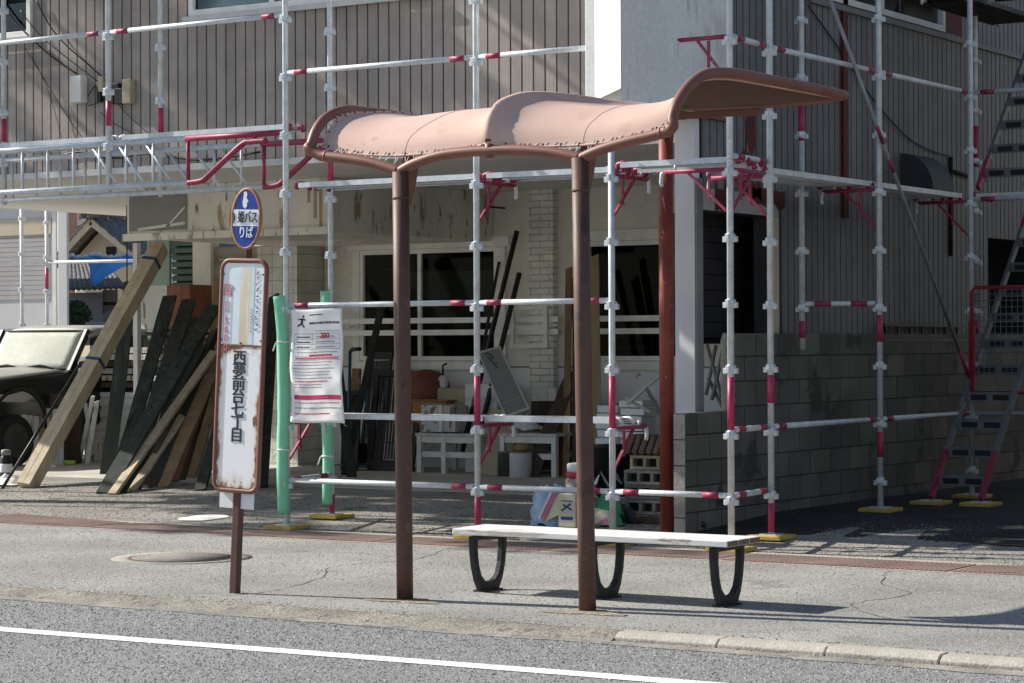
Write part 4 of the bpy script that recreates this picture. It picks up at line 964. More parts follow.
def window_x(x0,x1,z0,z1,y,mull,m,depth=.09,inside=ROOMIN,t=.055,gl=GLASS,ind=.5):
    f=MB()
    f.ring([(x0,y-.03,z0),(x1,y-.03,z0),(x1,y-.03,z1),(x0,y-.03,z1)],[(x0+t,y-.03,z0+t),(x1-t,y-.03,z0+t),(x1-t,y-.03,z1-t),(x0+t,y-.03,z1-t)],(0,depth,0))
    for a in mull: f.box(a-.025,a+.025,y-.024,y+.04,z0+t+.001,z1-t-.001)
    o=f.build('window',m,bd,bevel=.004)
    MB().box(x0+t,x1-t,y+.01,y+.014,z0+t,z1-t).build('pane',gl,o)
    MB().box(x0-.05-ind*1.3,x1+.05,y+ind,y+ind+.02,z0-.3,z1+.4).build('interior',inside,o)
    return o
o=window_x(W1[0],W1[1],W1[2],W1[3],FY,[-17.3],TRIMW); MB().box(W1[0]-.03,W1[1]+.03,FY-.06,FY-.031,W1[2]-.045,W1[2]-.005).build('sill',TRIM,o)
o=window_x(W2[0],W2[1],W2[2],W2[3],FY,[-13.45],TRIMW); MB().box(W2[0]-.05,W2[1]+.05,FY-.06,FY-.031,W2[2]-.05,W2[2]-.005).build('sill',TRIM,o)
MB().box(-14.25,-13.65,FY+.15,FY+.40,W2[2]+.05,W2[2]+.35).build('green_box',GREENC,o)
# meter boxes on the front wall
a=atY(77,77,FY); b=atY(88,103,FY); MB().box(a.x,b.x,FY-.10,FY-.001,b.z,a.z).build('meter_box',WHITE,bd,bevel=.01)
a=atY(127.5,80,FY); b=atY(136,104,FY); MB().box(a.x,b.x,FY-.08,FY-.001,b.z,a.z).build('meter_box',CARD2,bd,bevel=.008)
a=atY(102,77,FY); b=atY(107,92,FY); MB().box(a.x,b.x,FY-.06,FY-.001,b.z,a.z).build('meter_box',CARD2,bd,bevel=.008)
m=MB()
for (x0,y0,x1,y1) in ((100,90,104,102),(113,92,117,104),(118,89,126,104),(115,84,122,90)):
    a=atY(x0,y0,FY); b=atY(x1,y1,FY); m.box(a.x,b.x,FY-.05-.005*rnd.random(),FY-.001,b.z,a.z)
m.build('switch_box',BLACKM,bd,bevel=.006)
def cable(pts,r,Y,m=BLACKM,par=bd): return MB().tube(smooth([atY(x,y,Y-.03) for x,y in pts],5),r,5).build('cable',m,par)
for pts,r in (([(-5,-6),(12,18),(30,37),(50,55),(77,74)],.009),([(36,0),(50,26),(66,45),(90,66),(108,82)],.007),([(20,10),(40,35),(62,54),(104,86)],.005),([(25,48),(40,72),(62,108),(85,142)],.004),([(88,96),(95,86),(98,92),(103,100),(88,106)],.005),([(100,112),(112,122),(130,132),(150,142)],.004),([(30,52),(48,90),(62,138)],.003),([(118,104),(128,115),(150,135)],.004)): cable(pts,r,FY)
cable([(60,156),(80,152),(110,158),(150,154),(200,160),(260,152)],.010,FY+.02)
# side wall fittings
p=atX(910,185,SX); vh=MB(); lp=[]
for k in range(9): th=math.pi*k/16; lp.append((SX+.32*math.sin(th)+.002,p.y-.22,2.91+.34*math.cos(th)))
vh.prism(lp+[(SX+.002,p.y-.22,2.91)],(0,.5,0)); vh.build('vent_hood',mat('hood_dark',(.05,.05,.055),.6,.2),bd)
a=atX(880,333,SX+.05); b=atX(962,333,SX+.05); m=MB()
for z in (a.z+.075,a.z-.065): m.bar((SX+.06,a.y,z),(SX+.06,b.y,z),.07,.03)
y=a.y+.1
while y<b.y: m.bar((SX+.06,y,a.z-.049),(SX+.06,y,a.z+.059),.02,.03,(0,1,0)); y+=.28
m.build('dark_rack',IRON,bd)
MB().tube(smooth([atX(x,y,SX+.02) for x,y in ((808,5),(840,50),(870,95),(905,135),(930,150),(950,156))],5),.007,5).build('cable',BLACKM,bd)
MB().tube([atX(951,157,SX+.02),atX(951,190,SX+.02),atX(951,256,SX+.02)],.02,6).build('pipe',IRON,bd); MB().tube([atX(951,171,SX+.03),atX(985,180,SX+.03)],.02,6).build('pipe',IRON,bd)
# bulkhead over the car port and its weathered front panel
bk_=MB().box(-17.12,-14.43,19.0,GY-.01,2.645,CZ-.002).build('bulkhead',BEAMM,bd,bevel=.006)
MB().box(-17.14,-14.41,18.94,18.997,2.615,2.69).build('bottom_trim',BEAMM,bk_)
MB().box(-17.08,-16.28,18.992,18.997,2.72,3.12).build('grey_inset',GREYB,bk_)
MB().bar((-16.95,18.985,2.735),(-16.30,18.985,2.785),.012,.03).build('white_batten',WHITE,bk_); MB().bar((-16.55,18.985,2.75),(-16.30,18.985,2.95),.012,.02).build('white_batten',WHITE,bk_)
m=MB(); q=random.Random(8)
for k,(a,c) in enumerate(((-14.62,.36),(-14.70,.2),(-14.55,.45))): m.box(a,a+.035,18.995,18.9985,3.14-c,3.14)
m.build('ochre_streak',CARD2,bk_)
# walls of the ground floor
SHW=[(-16.25,-14.36,1.325,2.585),(-13.22,-12.0,1.325,2.605)]
m=MB(); wall_x(m,-16.78,SX-.15,GY,GY+.1,1.262,CZ-.001,SHW); m.build('shop_wall',PLAST,bd)
m=MB(); m.box(-16.78,SX-.15,GY,GY+.1,.1,1.26); m.build('lower_wall',WAINS,bd)
MB().box(-16.78,SX-.16,GY-.012,GY-.001,1.247,1.264).build('wall_batten',PGREY,bd)
def shopwin(h,mull,y=GY):
    o=window_x(h[0],h[1],h[2],h[3],y,mull,TRIMW,depth=.12,inside=DARKIN,t=.05,gl=GLASSD,ind=1.2)
    f=MB(); f.box(h[0]-.16,h[1]+.16,y-.05,y-.001,h[3]+.003,h[3]+.12); f.box(h[0]-.10,h[0]-.003,y-.035,y-.001,h[2]-.08,h[3]); f.box(h[1]+.003,h[1]+.10,y-.035,y-.001,h[2]-.08,h[3]); f.box(h[0]-.10,h[1]+.10,y-.055,y-.036,h[2]-.10,h[2]-.01); f.build('casing',TRIMW,o)
    return o
o=shopwin(SHW[0],[-15.42])
MB().grid([[V((-15.95+1.5*i/30,GY+.22+.02*math.sin(i*1.1),z)) for i in range(31)] for z in (1.62,2.34)]).build('blind',PLAST,o); MB().tube([(-16.0,GY+.17,2.37),(-15.2,GY+.17,2.35),(-14.4,GY+.17,2.38)],.012,6).build('rail',WOODT,o)
MB().box(-15.70,-15.49,GY+.15,GY+.33,1.385,1.63).build('brown_pot',CARD,o)
MB().box(-16.1,-15.98,GY+.12,GY+.3,1.36,1.9).build('blue_folder',BLUEM,o)
MB().lathe((-15.75,GY+.4,1.38),[(.05,0),(.28,.1),(.25,.3),(.05,.42)],10).build('dark_heap',BLACKM,o)
o=shopwin(SHW[1],[])
m=MB()
for zz in (1.45,1.58,1.69): m.box(-13.1,-12.1,GY+.25,GY+.4,zz,zz+.025)
m.build('shelf',GREYB,o)
m=MB()
for zz in (1.775,1.64): m.box(-16.4,-13.5,GY-.16,GY-.135,zz-.03,zz+.03); m.box(-13.3,-11.9,GY-.16,GY-.135,zz-.03,zz+.03)
for xx in (-16.35,-13.55,-12.0): m.box(xx-.02,xx+.02,GY-.133,GY-.056,1.70,1.72)
m.build('window_rail',TRIMW,bd)
# white brick pilaster, tile pier, boarded wall, green shutter
a=atY(529,300,GY-.1).x; b=atY(553,300,GY-.1).x
MB().box(a,b,GY-.10,GY-.001,.12,CZ-.002).build('brick_pilaster',BRICKW,bd)
MB().box(-17.37,-16.79,21.5,GY+.1,.12,2.644).build('tile_pier',TILEW,bd)
m=MB(); z=.2
while z<2.7: m.box(-18.45,-17.38,GY,GY+.03,z,min(z+.14,2.64)); z+=.146
m.build('boarded_wall',mat('old_boarding',(.30,.27,.23),.85,0,.3,3,stretch=(.2,1,2),chip=((.12,.1,.08),5,.62)),bd)
MB().box(-18.72,-18.44,GY-.06,GY+.1,.12,2.9).build('pillar',PLAST,bd)
m=MB(); z=.2
while z<2.85: m.bar((-19.12,GY+.05,z),(-18.73,GY+.05,z),.05,.055,(0,-.5,1)); z+=.085
m.build('shutter',DGREEN,bd); MB().box(-19.13,-18.72,GY+.12,GY+.13,.12,2.95).build('shutter_back',GROOVE,bd)
MB().box(-19.5,-19.14,GY,GY+.04,.12,2.95).build('green_panel',LGREEN,bd)
pt_=atY(137,300,19.3); MB().box(pt_.x-.03,pt_.x+.03,19.27,19.33,.115,2.61).build('thin_post',WHITE,bd)
MB().tube([atY(127,205,19.3),atY(127,330,19.3)],.008,5).build('cable',BLACKM,bd)
MB().tube([(-14.2,GY-.5,3.0),(-14.2,GY-.12,3.0)],.012,6).build('lamp_arm',IRON,bd)
p=atY(351,211,GY-.4); MB().lathe((p.x,p.y,p.z-.1),[(.03,0),(.09,.05),(.10,.1),(.07,.16),(.02,.19)],14).build('lamp_globe',GLASSD,bd)
MB().lathe(atY(428,192,GY-.06),[(.02,-.1),(.08,-.06),(.09,.0)],10).build('wall_vent',CARD,bd)
MB().box(-12.0,-11.75,GY-.05,GY-.002,2.70,2.90).build('meter_box',WHITE,bd)
MB().box(-10.0,-9.9,GY+.11,BY-.11,.1,CZ-.01).build('inner_wall',DARKIN,bd)
MB().box(-16.8,-10.0,BY-.1,BY,.1,CZ-.001).build('rear_wall',PLAST,bd)
MB().box(SX-.6,SX-.55,RD[0]-.4,RD[1]+2.4,.12,CZ-.01).build('dark_backing',DARKIN,bd)  # near-black sheet behind the opening, standing in for the shade inside
# ------------------------------------------------------------------ block wall
WX=-8.76
bw=thing('block_wall',(WX,16.02,.0),'grey concrete block wall stepping up beside the building, shaded and stained','block wall')
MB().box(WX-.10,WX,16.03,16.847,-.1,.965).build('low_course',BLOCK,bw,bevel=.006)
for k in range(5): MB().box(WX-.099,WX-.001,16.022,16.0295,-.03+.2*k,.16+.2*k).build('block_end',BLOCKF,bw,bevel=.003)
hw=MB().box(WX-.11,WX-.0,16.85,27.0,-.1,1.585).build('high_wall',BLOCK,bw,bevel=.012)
ye=16.85
m=MB(); prof=[(0,.84)]
P=[(WX-.055+.004*math.sin(k*2.1),ye-.012,.785+.80*k/12) for k in range(13)]
m.tube(P,[.055,.052,.058,.05,.056,.053,.058,.05,.055,.058,.05,.055,.04],12); m.build('rough_end',BLOCKF,bw)
# ------------------------------------------------------------------ leaning timber at the car port
def board(bot,top,Yt,wpx,th,m,label,name='plank',cat='plank',group='planks leaning at the car port',tilt=0.,dip=.0,bz=None):
    """a plank from picture row bot (on the ground) to top at depth Yt; its broad face looks at the street"""
    b=ground(*bot) if bz is None else atY(bot[0],bot[1],bz)
    t=atY(top[0],top[1],Yt); d=(t-b).normalized(); wd=wpx*((CF.x*b.x+CF.y*b.y)/F_PX)
    n=V((.35+tilt,-1,.35)); n=(n-d*n.dot(d)).normalized()
    qb=random.Random(int(bot[0]*7+top[0])); bow=qb.uniform(-.02,.02); tw=qb.uniform(-.12,.12); mb=MB(); K=7; sd=d.cross(n); vs=[]
    for k in range(K+1):
        u=k/K; c=b.lerp(t,u)+n*(bow*4*u*(1-u))+sd*(bow*.7*math.sin(math.pi*u)); nn=(n+sd*tw*(u-.5)).normalized(); ss_=d.cross(nn)*wd*(.5+.02*math.sin(k*2.3)); nn=nn*th/2; e=d*(qb.uniform(-.03,.03) if k==K else 0)
        vs+=[c-ss_-nn+e,c+ss_-nn-e,c+ss_+nn-e,c-ss_+nn+e]
    fs_=[(3,2,1,0),(4*K,4*K+1,4*K+2,4*K+3)]+[(4*k+a,4*k+(a+1)%4,4*k+4+(a+1)%4,4*k+4+a) for k in range(K) for a in range(4)]
    o=mb.add(vs,fs_).build(name,m,None,origin=b,bevel=.004); tag(o,label,cat,group); return o
# the big bundle: two timbers strapped together
b=ground(26,488); t=atY(160,247,19.35); d=(t-b).normalized(); n=V((.2,-1,.3)); n=(n-d*n.dot(d)).normalized(); s=d.cross(n)
tb=thing('timber_bundle',b,'thick pale squared timbers strapped together, leaning across the car port','timber bundle')
for k in (-1,1):
    for j in (0,1): MB().bar(b+s*.040*k-n*.040*(2*j-1),t+s*.040*k-n*.040*(2*j-1),.078,.077,n).build('timber',WOODL,tb,bevel=.004)
for f in (.50,.93):
    c=b+(t-b)*f; MB().bar(c-d*.018,c+d*.018,.166,.162,n).build('strap',STRAPM,tb)
board((107,475),(131,281),19.4,15,.03,WOODG,'dark green board standing almost upright left of the thin white post')
board((117,480),(170,296),19.6,15,.03,WOODG,'blackish leaning board just right of the thin white post')
board((104,494),(214,306),19.6,17,.035,WOODG,'long dark green plank with its foot nearest the street')
board((112,495),(214,352),19.4,9,.04,WOODL,'pale leaning plank with a sunlit foot')
board((132,491),(216,368),19.5,9,.03,WOODL,'second pale plank, thinner, right of the one with the sunlit foot')
board((146,488),(217,340),19.7,10,.03,WOODD,'dark plank between the pale planks and the wide tan board')
board((161,488),(220,352),19.6,17,.03,WOODT,'wide tan board with knots in the middle of the leaning planks')
board((174,482),(222,345),19.8,10,.03,WOODR,'reddish board right of the wide tan board')
board((188,479),(222,372),19.6,14,.03,WOODT,'knotty pale board touching the left side of the sign panel')
board((200,491),(241,345),19.3,12,.035,WOODG,'dark green plank whose foot is just left of the sign panel')
board((222,491),(268,330),19.7,12,.03,WOODG,'dark plank leaning behind the bus stop sign')
board((150,481),(192,318),20.1,14,.03,WOODG,'dark board at the back of the stack, behind the tan ones')
board((240,490),(258,322),20.2,18,.03,WOODD,'dark brown wide board standing behind the sign panel')
board((262,488),(274,296),20.4,12,.03,WOODG,'dark green upright board between the sign and the green pad')
board((200,478),(219,282),20.6,10,.03,WOODT,'brown board whose top shows above the dark planks beside the sign')
board((352,478),(330,300),20.6,10,.03,WOODG,'dark board leaning left behind the notice')
board((344,476),(383,300),20.8,7,.03,WOODG,'narrow dark board leaning right beside the window, above the hand truck')
board((128,487),(189,300),19.9,17,.03,WOODG,'very dark broad board in the middle of the leaning stack')
board((141,486),(206,316),20.0,15,.03,WOODG,'dark greenish board behind the dark plank next to the pale planks')
board((137,490),(214,331),19.75,7,.03,WOODD,'thin dark brown plank just right of the very dark broad board')
board((154,488),(219,329),19.85,8,.03,WOODG,'narrow dark plank behind the wide tan board')
board((168,485),(221,338),19.7,6,.03,WOODT,'thin brownish strip between the tan board and the reddish board')
board((181,481),(225,330),19.9,8,.03,WOODD,'dark brown plank just left of the knotty pale board')
board((123,493),(205,345),19.5,6,.03,WOODG,'thin dark plank squeezed between the two pale planks')
board((79,464),(93,396),20.6,4,.02,WHITEW,'thin white batten leaning on the slatted cabinet, leftmost','batten','batten','white battens leaning on the slatted cabinet')
board((87,465),(97,401),20.6,5,.02,WHITEW,'white batten leaning on the slatted cabinet, middle one','batten','batten','white battens leaning on the slatted cabinet')
board((94,463),(85,402),20.65,4,.02,WHITEW,'white batten leaning the other way across its two neighbours','batten','batten','white battens leaning on the slatted cabinet')
p0=ground(2,489); p1=atY(120,300,20.2)
tag(MB().tube([p0,p0+(p1-p0)*.62],.016,8).build('black_pole',BLACKM,origin=p0),'thin black pole leaning left of the strapped timbers','pole')
# white drawers and boards stacked in the car port
def at_floor(px,py): 
    d=ray(px,py); return CP+d*((.123-EYE)/d.z)
Yc=21.3
def pxbox(m,x0,y0,x1,y1,Y,dep):   # box whose front face covers a picture rectangle at depth Y
    a=atY(x0,y0,Y); b=atY(x1,y1,Y); return m.box(a.x,b.x,Y,Y+dep,b.z,a.z)
cb=thing('cabinet',atY(120,463,Yc),'white worn cabinet with slatted fronts behind the leaning planks','cabinet')
a=atY(84,392,Yc); b_=atY(158,461,Yc); MB().box(a.x,b_.x,Yc,Yc+.5,.123,a.z).build('body',WHITEW,cb,bevel=.006)
m=MB(); 
for k in range(5): z0_=.26+k*(a.z-.30)/5; m.box(a.x+.20,b_.x-.03,Yc-.015,Yc-.001,z0_,z0_+(a.z-.30)/5-.04)
m.build('drawer_front',WHITEW,cb,bevel=.004)
MB().box(a.x+.0,b_.x,Yc-.01,Yc-.001,a.z-.05,a.z-.0).build('top_rail',WHITE,cb)
pl=thing('board_stack',atY(120,390,Yc),'stack of white painted offcut boards on the slatted cabinet','board stack')
for k,(yy,x0,x1) in enumerate(((385,92,158),(378,84,160),(371,98,150),(364,88,162),(357,100,160),(350,106,150))):
    m=MB(); pxbox(m,x0,yy-2.6,x1,yy+2.9,Yc+.02*(k%3),.45); m.build('offcut',WHITEW if k%3 else WOODD,pl)
tag(pxbox(MB(),84,349,160,343,Yc-.03,.5).build('dark_shelf_board',WOODD,origin=atY(120,345,Yc)),'dark board lying on the white offcuts','board') if False else None
bx=thing('box',atY(160,330,Yc),'white and brown wooden box standing high behind the thin white post','box')
pxbox(MB(),139,286,167,329,Yc,.4).build('white_side',WHITEW,bx,bevel=.004); pxbox(MB(),167.2,285,190,326,Yc+.01,.4).build('brown_side',WOODR,bx,bevel=.004)
a=atY(150,332,Yc); MB().box(atY(84,332,Yc).x,atY(196,332,Yc).x,Yc+.02,Yc+.5,a.z-.04,a.z).build('dark_rail',WOODD,bx) 
rk=thing('storage_rack',atY(140,345,Yc+.1),'dark rack holding junk behind the leaning planks','storage rack')
for x in (84,140,196):
    c=atY(x,340,Yc+.05); MB().box(c.x-.03,c.x+.03,Yc+.51,Yc+.55,.123,1.75).build('upright',WOODD,rk)
pxbox(MB(),150,338,205,345,Yc+.1,.4).build('shelf',WOODD,rk); pxbox(MB(),150,392,205,398,Yc+.1,.4).build('shelf',WOODD,rk)
tag(pxbox(MB(),168,345,192,372,Yc+.15,.3).build('dark_bag',mat('navy_cloth',(.012,.014,.035),.8,bump=.6,bs=6),origin=atY(180,370,Yc),bevel=.05),'dark blue cloth bundle on the rack behind the planks','cloth bundle')
cr=thing('crate',at_floor(40,465),'upright crate of worn white planks in the sun beside the car wheel','crate')
q=random.Random(3); x=16.
while x<62:
    w_=q.uniform(5,7.5); m=MB(); a=atY(x,408+q.uniform(-2,2),20.35); b_=atY(x+w_-.4,465,20.35); m.box(a.x,b_.x,20.35+q.uniform(0,.015),20.38,.12,a.z); m.build('slat',WOODT if abs(x-37)<3.5 else WHITEW,cr,bevel=.003); x+=w_
a=atY(17,408,20.4); b_=atY(61,465,20.4); MB().box(a.x,b_.x,20.385,20.75,.123,a.z-.06).build('box_body',WOODD,cr)
m=MB(); a=atY(26,392,20.4); b_=atY(60,405,20.4); m.box(a.x,b_.x,20.42,20.7,b_.z-.0,b_.z+.02); m.box(a.x,b_.x,20.42,20.44,b_.z+.0202,a.z-.02); 
tag(m.build('tray',WOODD,origin=V((a.x,20.5,b_.z)),bevel=.004),'dark shallow tray on top of the worn white crate','tray')
p=at_floor(63,465); tag(MB().bar((p.x-.13,p.y,p.z+.03),(p.x+.13,p.y+.06,p.z+.03),.05,.05).build('lime_tube',LIME,origin=p,bevel=.012),'lime green tube lying on the concrete beside the crate','tube')
for (x,y,lb,s) in ((47,468,'crumpled white plastic scrap near the lime green tube',.07),(8,485,'crumpled pale plastic bag at the foot of the strapped timbers',.12)):
    p=ground(x,y); q=random.Random(x); m=MB(); rows=[]
    for i in range(6):
        rows.append([V((p.x+s*(j/3-1)*1.6,p.y+s*(i/2.5-1)*1.2,p.z+.01+s*.8*max(0,1-((j/3-1)**2+(i/2.5-1)**2))*q.uniform(.4,1.3))) for j in range(7)])
    tag(m.grid(rows,False).build('plastic_scrap',PLW,origin=p,solid=.003),lb,'plastic scrap')
p=at_floor(6,478); bt_=thing('flask',p,'dark flask with a pale pink label at the left picture edge','flask')
MB().lathe(p,[(.06,0),(.065,.02),(.065,.20),(.05,.23),(.045,.24)],16).build('body',BLACKM,bt_); MB().lathe(p,[(.0655,.06),(.066,.07),(.066,.14),(.0655,.15)],16).build('label',PAPER,bt_); MB().lathe(p,[(.05,.2402),(.05,.29),(.03,.30)],16).build('cap',GREYB,bt_)
# ------------------------------------------------------------------ car: old boxy off-roader, nose to the street
CX=-19.62; CW=1.46
car=thing('car',(CX-CW/2,20.2,.115),'old dark boxy off-road car with dusty windscreen parked in the car port','car')
def yz(px,py): p=atX(px,py,CX); return (p.y,p.z)
gz0=.115
prof=[(19.05,.62),(19.02,.95),(19.10,1.08),(20.76,1.20),(23.0,1.20),(23.0,.60),(20.45,.55),(20.38,.62),(20.30,.85),(20.10,1.0),(19.80,.947),(19.52,.95),(19.38,.78),(19.34,.62)]
MB().prism([(CX,a,b) for a,b in prof],(-CW,0,0)).build('body',CARPAINT,car,bevel=.025)
hood=MB().grid([[V((CX-.02-(CW-.04)*i/8,19.12+1.6*j/8,1.085+.125*j/8+.045*math.sin(math.pi*i/8))) for j in range(9)] for i in range(9)]).build('hood',CARROOF,car,solid=.012)
A0=(20.80,1.215); A1=(21.12,1.70); RZ_=1.735
for x in (CX-.035,CX-CW+.035):
    o=MB().bar((x,A0[0],A0[1]-.02),(x,A1[0],A1[1]),.065,.07,(0,-1,.6)).build('pillar',CARPAINT,car,bevel=.01)
for x in (CX-.03,CX-CW+.03):
    MB().box(x-.025,x+.025,22.0,22.08,1.19,1.70).build('pillar',CARPAINT,car,bevel=.01)
    MB().box(x-.004,x+.004,21.15,22.0,1.21,1.68).build('side_window',GLASSD,car)
MB().box(CX-CW+.0,CX,22.95,23.0,1.19,1.70).build('rear_panel',CARPAINT,car)
rr=MB().grid([[V((CX-.0-CW*i/10,A1[0]-.03+1.9*j/8,RZ_-.0-.07*(abs(i/5-1)**6)-.05*(1-min(1,j/1.0)))) for j in range(9)] for i in range(11)]).build('roof',CARROOF,car,solid=.05)
ws=MB(); n_=10
rows=[[V((CX-.075-(CW-.15)*i/n_,A0[0]+.005+(A1[0]-A0[0]-.02)*j/6-.06*(1-(i/5-1)**2)*1.0,A0[1]+.015+(A1[1]-A0[1]-.03)*j/6)) for j in range(7)] for i in range(n_+1)]
o=ws.grid(rows).build('windscreen',DUSTG,car,solid=.006)
MB().tube([r[0] for r in rows]+[r[-1] for r in rows[::-1]],.016,6,closed=True).build('seal',RUBBER,o)
for (x0,x1) in ((CX-.20,CX-.62),(CX-.72,CX-1.18)):
    m=MB(); m.tube([(x0,20.70,1.235),((x0+x1)/2,20.69,1.285),(x1,20.71,1.26)],.011,6); m.bar((x0-.12,20.70,1.262),(x1,20.705,1.25),.012,.03); m.build('wiper',BLACKM,car)
m=MB()
for y0 in (19.05,): m.box(CX-CW+.1,CX-.1,y0-.10,y0-.02,.56,.70)
m.build('bumper',BLACKM,car,bevel=.02)
for x in (CX-.22,CX-CW+.22): MB().tube([(x,19.10,.92),(x,19.00,.92)],.085,18).build('headlight',GLASSD,car)
for y in (19.90,22.2):
    for x,sg_ in ((CX-.01,1),(CX-CW+.01,-1)):
        c=(x-.09*sg_,y,gz0+.30); w_=MB().lathe(c,[(.20,-.085),(.29,-.08),(.305,-.05),(.305,.05),(.29,.08),(.20,.085)],26,'x').build('wheel',RUBBER,car)
        MB().lathe(c,[(.0,.070*sg_),(.07,.072*sg_),(.10,.05*sg_),(.17,.06*sg_),(.20,.086*sg_)],20,'x').build('rim',STEELR,w_)
fl=MB(); P=[(CX+.03,19.9+.43*math.cos(R(a)),.52+.43*math.sin(R(a))+.06) for a in range(-5,190,15)]
fl.tube(P,.02,8).build('wheel_arch',BLACKM,car)
MB().lathe((CX+.06,20.95,1.28),[(.02,-.05),(.06,-.03),(.07,0),(.06,.04),(.02,.05)],12).build('mirror',BLACKM,car)
# ------------------------------------------------------------------ junk along the shop wall
def lattice(bl,br,tl,tr,Yb,Yt,label,slats):
    P=[atY(*bl,Yb),atY(*br,Yb),atY(*tr,Yt),atY(*tl,Yt)]; t=thing('lattice_door',P[0],label,'lattice door','dark lattice doors leaning on the shop wall')
    f=lambda u,v:(P[0]*(1-u)+P[1]*u)*(1-v)+(P[3]*(1-u)+P[2]*u)*v
    nrm=(P[1]-P[0]).cross(P[3]-P[0]).normalized()
    fr=MB(); fr.ring([f(0,0),f(1,0),f(1,1),f(0,1)],[f(.10,.13),f(.90,.13),f(.90,.94),f(.10,.94)],nrm*-.035); fr.build('frame',LATT,t)
    m=MB()
    for k in range(slats): u=.13+.74*(k+.5)/slats; m.bar(f(u,.14)-nrm*.012,f(u,.93)-nrm*.012,.026,.012,nrm)
    for v in (.3,.5,.7): m.bar(f(.10,v)-nrm*.024,f(.90,v)-nrm*.024,.012,.008,nrm)
    m.build('slats',LATT,t); return t
lattice((367,473),(412,474),(374,369),(424,372),21.1,21.6,'tall dark lattice door leaning behind the left shelter post',11)
lattice((340,477),(356,477),(343,391),(361,390),20.9,21.4,'dark lattice door half hidden by the notice',5)
lattice((356,471),(380,472),(371,352),(392,352),21.5,21.8,'dark lattice door at the back, left of the tall one',6)
ht=atY(352,470,21.2); t=thing('hand_truck',(ht.x,21.2,.123),'blue hand truck with black grip standing left of the shop window','hand truck')
a=atY(348,470,21.2); c=atY(350,352,21.4); e=atY(360,349,21.3)
MB().tube([(a.x,21.2,.135),c],.018,8).build('frame',BLUEM,t); MB().tube([(a.x+.25,21.25,.135),(c.x+.2,21.45,c.z-.25)],.018,8).build('frame',BLUEM,t)
MB().tube([c,c+V((.03,0,.03)),e],.022,8).build('grip',BLACKM,t); MB().box(a.x-.03,a.x+.3,20.95,21.2,.18,.19).build('plate',BLUEM,t)
MB().lathe((a.x+.13,21.3,.3),[(.03,-.03),(.11,-.03),(.12,0),(.11,.03),(.03,.03)],16,'x').build('wheel',RUBBER,t)
p=atY(355,400,21.35); tag(MB().bar(atY(352,428,21.35),atY(357,369,21.55),.10,.05).build('brown_board',WOODT,origin=p),'short brown board leaning beside the blue hand truck','board')
def table(x0,x1,ytop,ybot,Y,dep,label,mid=None):
    a=atY(x0,ytop,Y); b_=atY(x1,ytop,Y); t=thing('low_table',((a.x+b_.x)/2,Y,.123),label,'low table','white low tables by the shop wall')
    zt=a.z; s=.055
    MB().box(a.x,b_.x,Y,Y+dep,zt-.03,zt).build('top',WHITEW,t,bevel=.004)
    for x in (a.x+.04,b_.x-.04)+((a.x+(b_.x-a.x)*mid,) if mid else ()):
        for y in (Y+.04,Y+dep-.04): MB().box(x-s/2,x+s/2,y-s/2,y+s/2,.123,zt-.031).build('leg',WHITE,t)
    zm=.123+(zt-.123)*.47
    m=MB(); m.box(a.x+.07,b_.x-.07,Y+.025,Y+.055,zm-.03,zm+.03); m.box(a.x+.07,b_.x-.07,Y+dep-.055,Y+dep-.025,zm-.03,zm+.03); m.box(a.x+.07,b_.x-.07,Y+.02,Y+.06,zt-.10,zt-.032); m.build('stretcher',WHITE,t)
    return zt
zt=table(415,481,433,474,21.0,.75,'white low table carrying boxes and a white painted board, left one',.42)
zt2=table(498,556,433,476,20.9,.65,'white low table with paint tins below it, right one')
bx=thing('carton',atY(428,432,21.3),'orange brown carton on the left low table','carton')
m=pxbox(MB(),412,401,447,432,21.35,.35); m.build('box',CARD,bx,bevel=.006); pxbox(MB(),411,399.5,448,401,21.33,.39).build('lid',CARD,bx)
wb=thing('worn_blocks',atY(438,432,21.05),'two worn white painted wooden blocks side by side on the left low table','wooden blocks')
pxbox(MB(),421,405,438,432,21.06,.25).build('block',mat('flaking_white',(.62,.61,.58),.8,0,.1,3,chip=((.24,.17,.12),9,.52)),wb,bevel=.004); pxbox(MB(),438.3,405,442,432,21.05,.25).build('white_strip',WHITE,wb); pxbox(MB(),442.3,406,455,432,21.07,.25).build('block',WHITEW,wb,bevel=.004)
p=atY(424,398,21.6); o=MB().lathe((p.x,21.65,zt+.22),[(.05,0),(.2,.06),(.27,.2),(.25,.33),(.15,.43),(.04,.46)],14).build('clay_pot',TERRA,origin=V((p.x,21.65,zt+.3))); tag(o,'round reddish clay pot behind the orange brown carton','clay pot')
tag(pxbox(MB(),412,398,440,402.8,21.6,.3).build('board_shelf',WOODD,origin=atY(425,400,21.6)),'thin dark board under the clay pot','board') 
tag(pxbox(MB(),437,388,470,432,21.5,.3).build('carton',CARD2,origin=atY(452,432,21.5),bevel=.01),'pale rumpled carton behind the worn white blocks','carton')
ds=thing('dispenser',atY(442,387,21.6),'white pump bottle standing on the pale carton under the window','pump bottle')
p=atY(443,388,21.62); MB().lathe(p,[(.05,0),(.055,.02),(.055,.11),(.02,.14)],12).build('bottle',PLW,ds); MB().tube([p+V((0,0,.14)),p+V((0,0,.25)),p+V((.05,0,.27))],.012,6).build('pump',BLACKM,ds)
dr=thing('drawer_box',atY(483,410,21.35),'white three drawer box behind the leaning grey board','drawer box')
a=atY(465,384,21.4); c=atY(499,433,21.4); MB().box(a.x,c.x,21.4,21.8,zt-.6,a.z).build('body',WHITE,dr,bevel=.005)
for k in range(3): MB().box(a.x+.01,c.x-.01,21.38,21.398,a.z-.19-.0-.17*k+.03,a.z-.02-.17*k).build('drawer',WHITE,dr,bevel=.006)
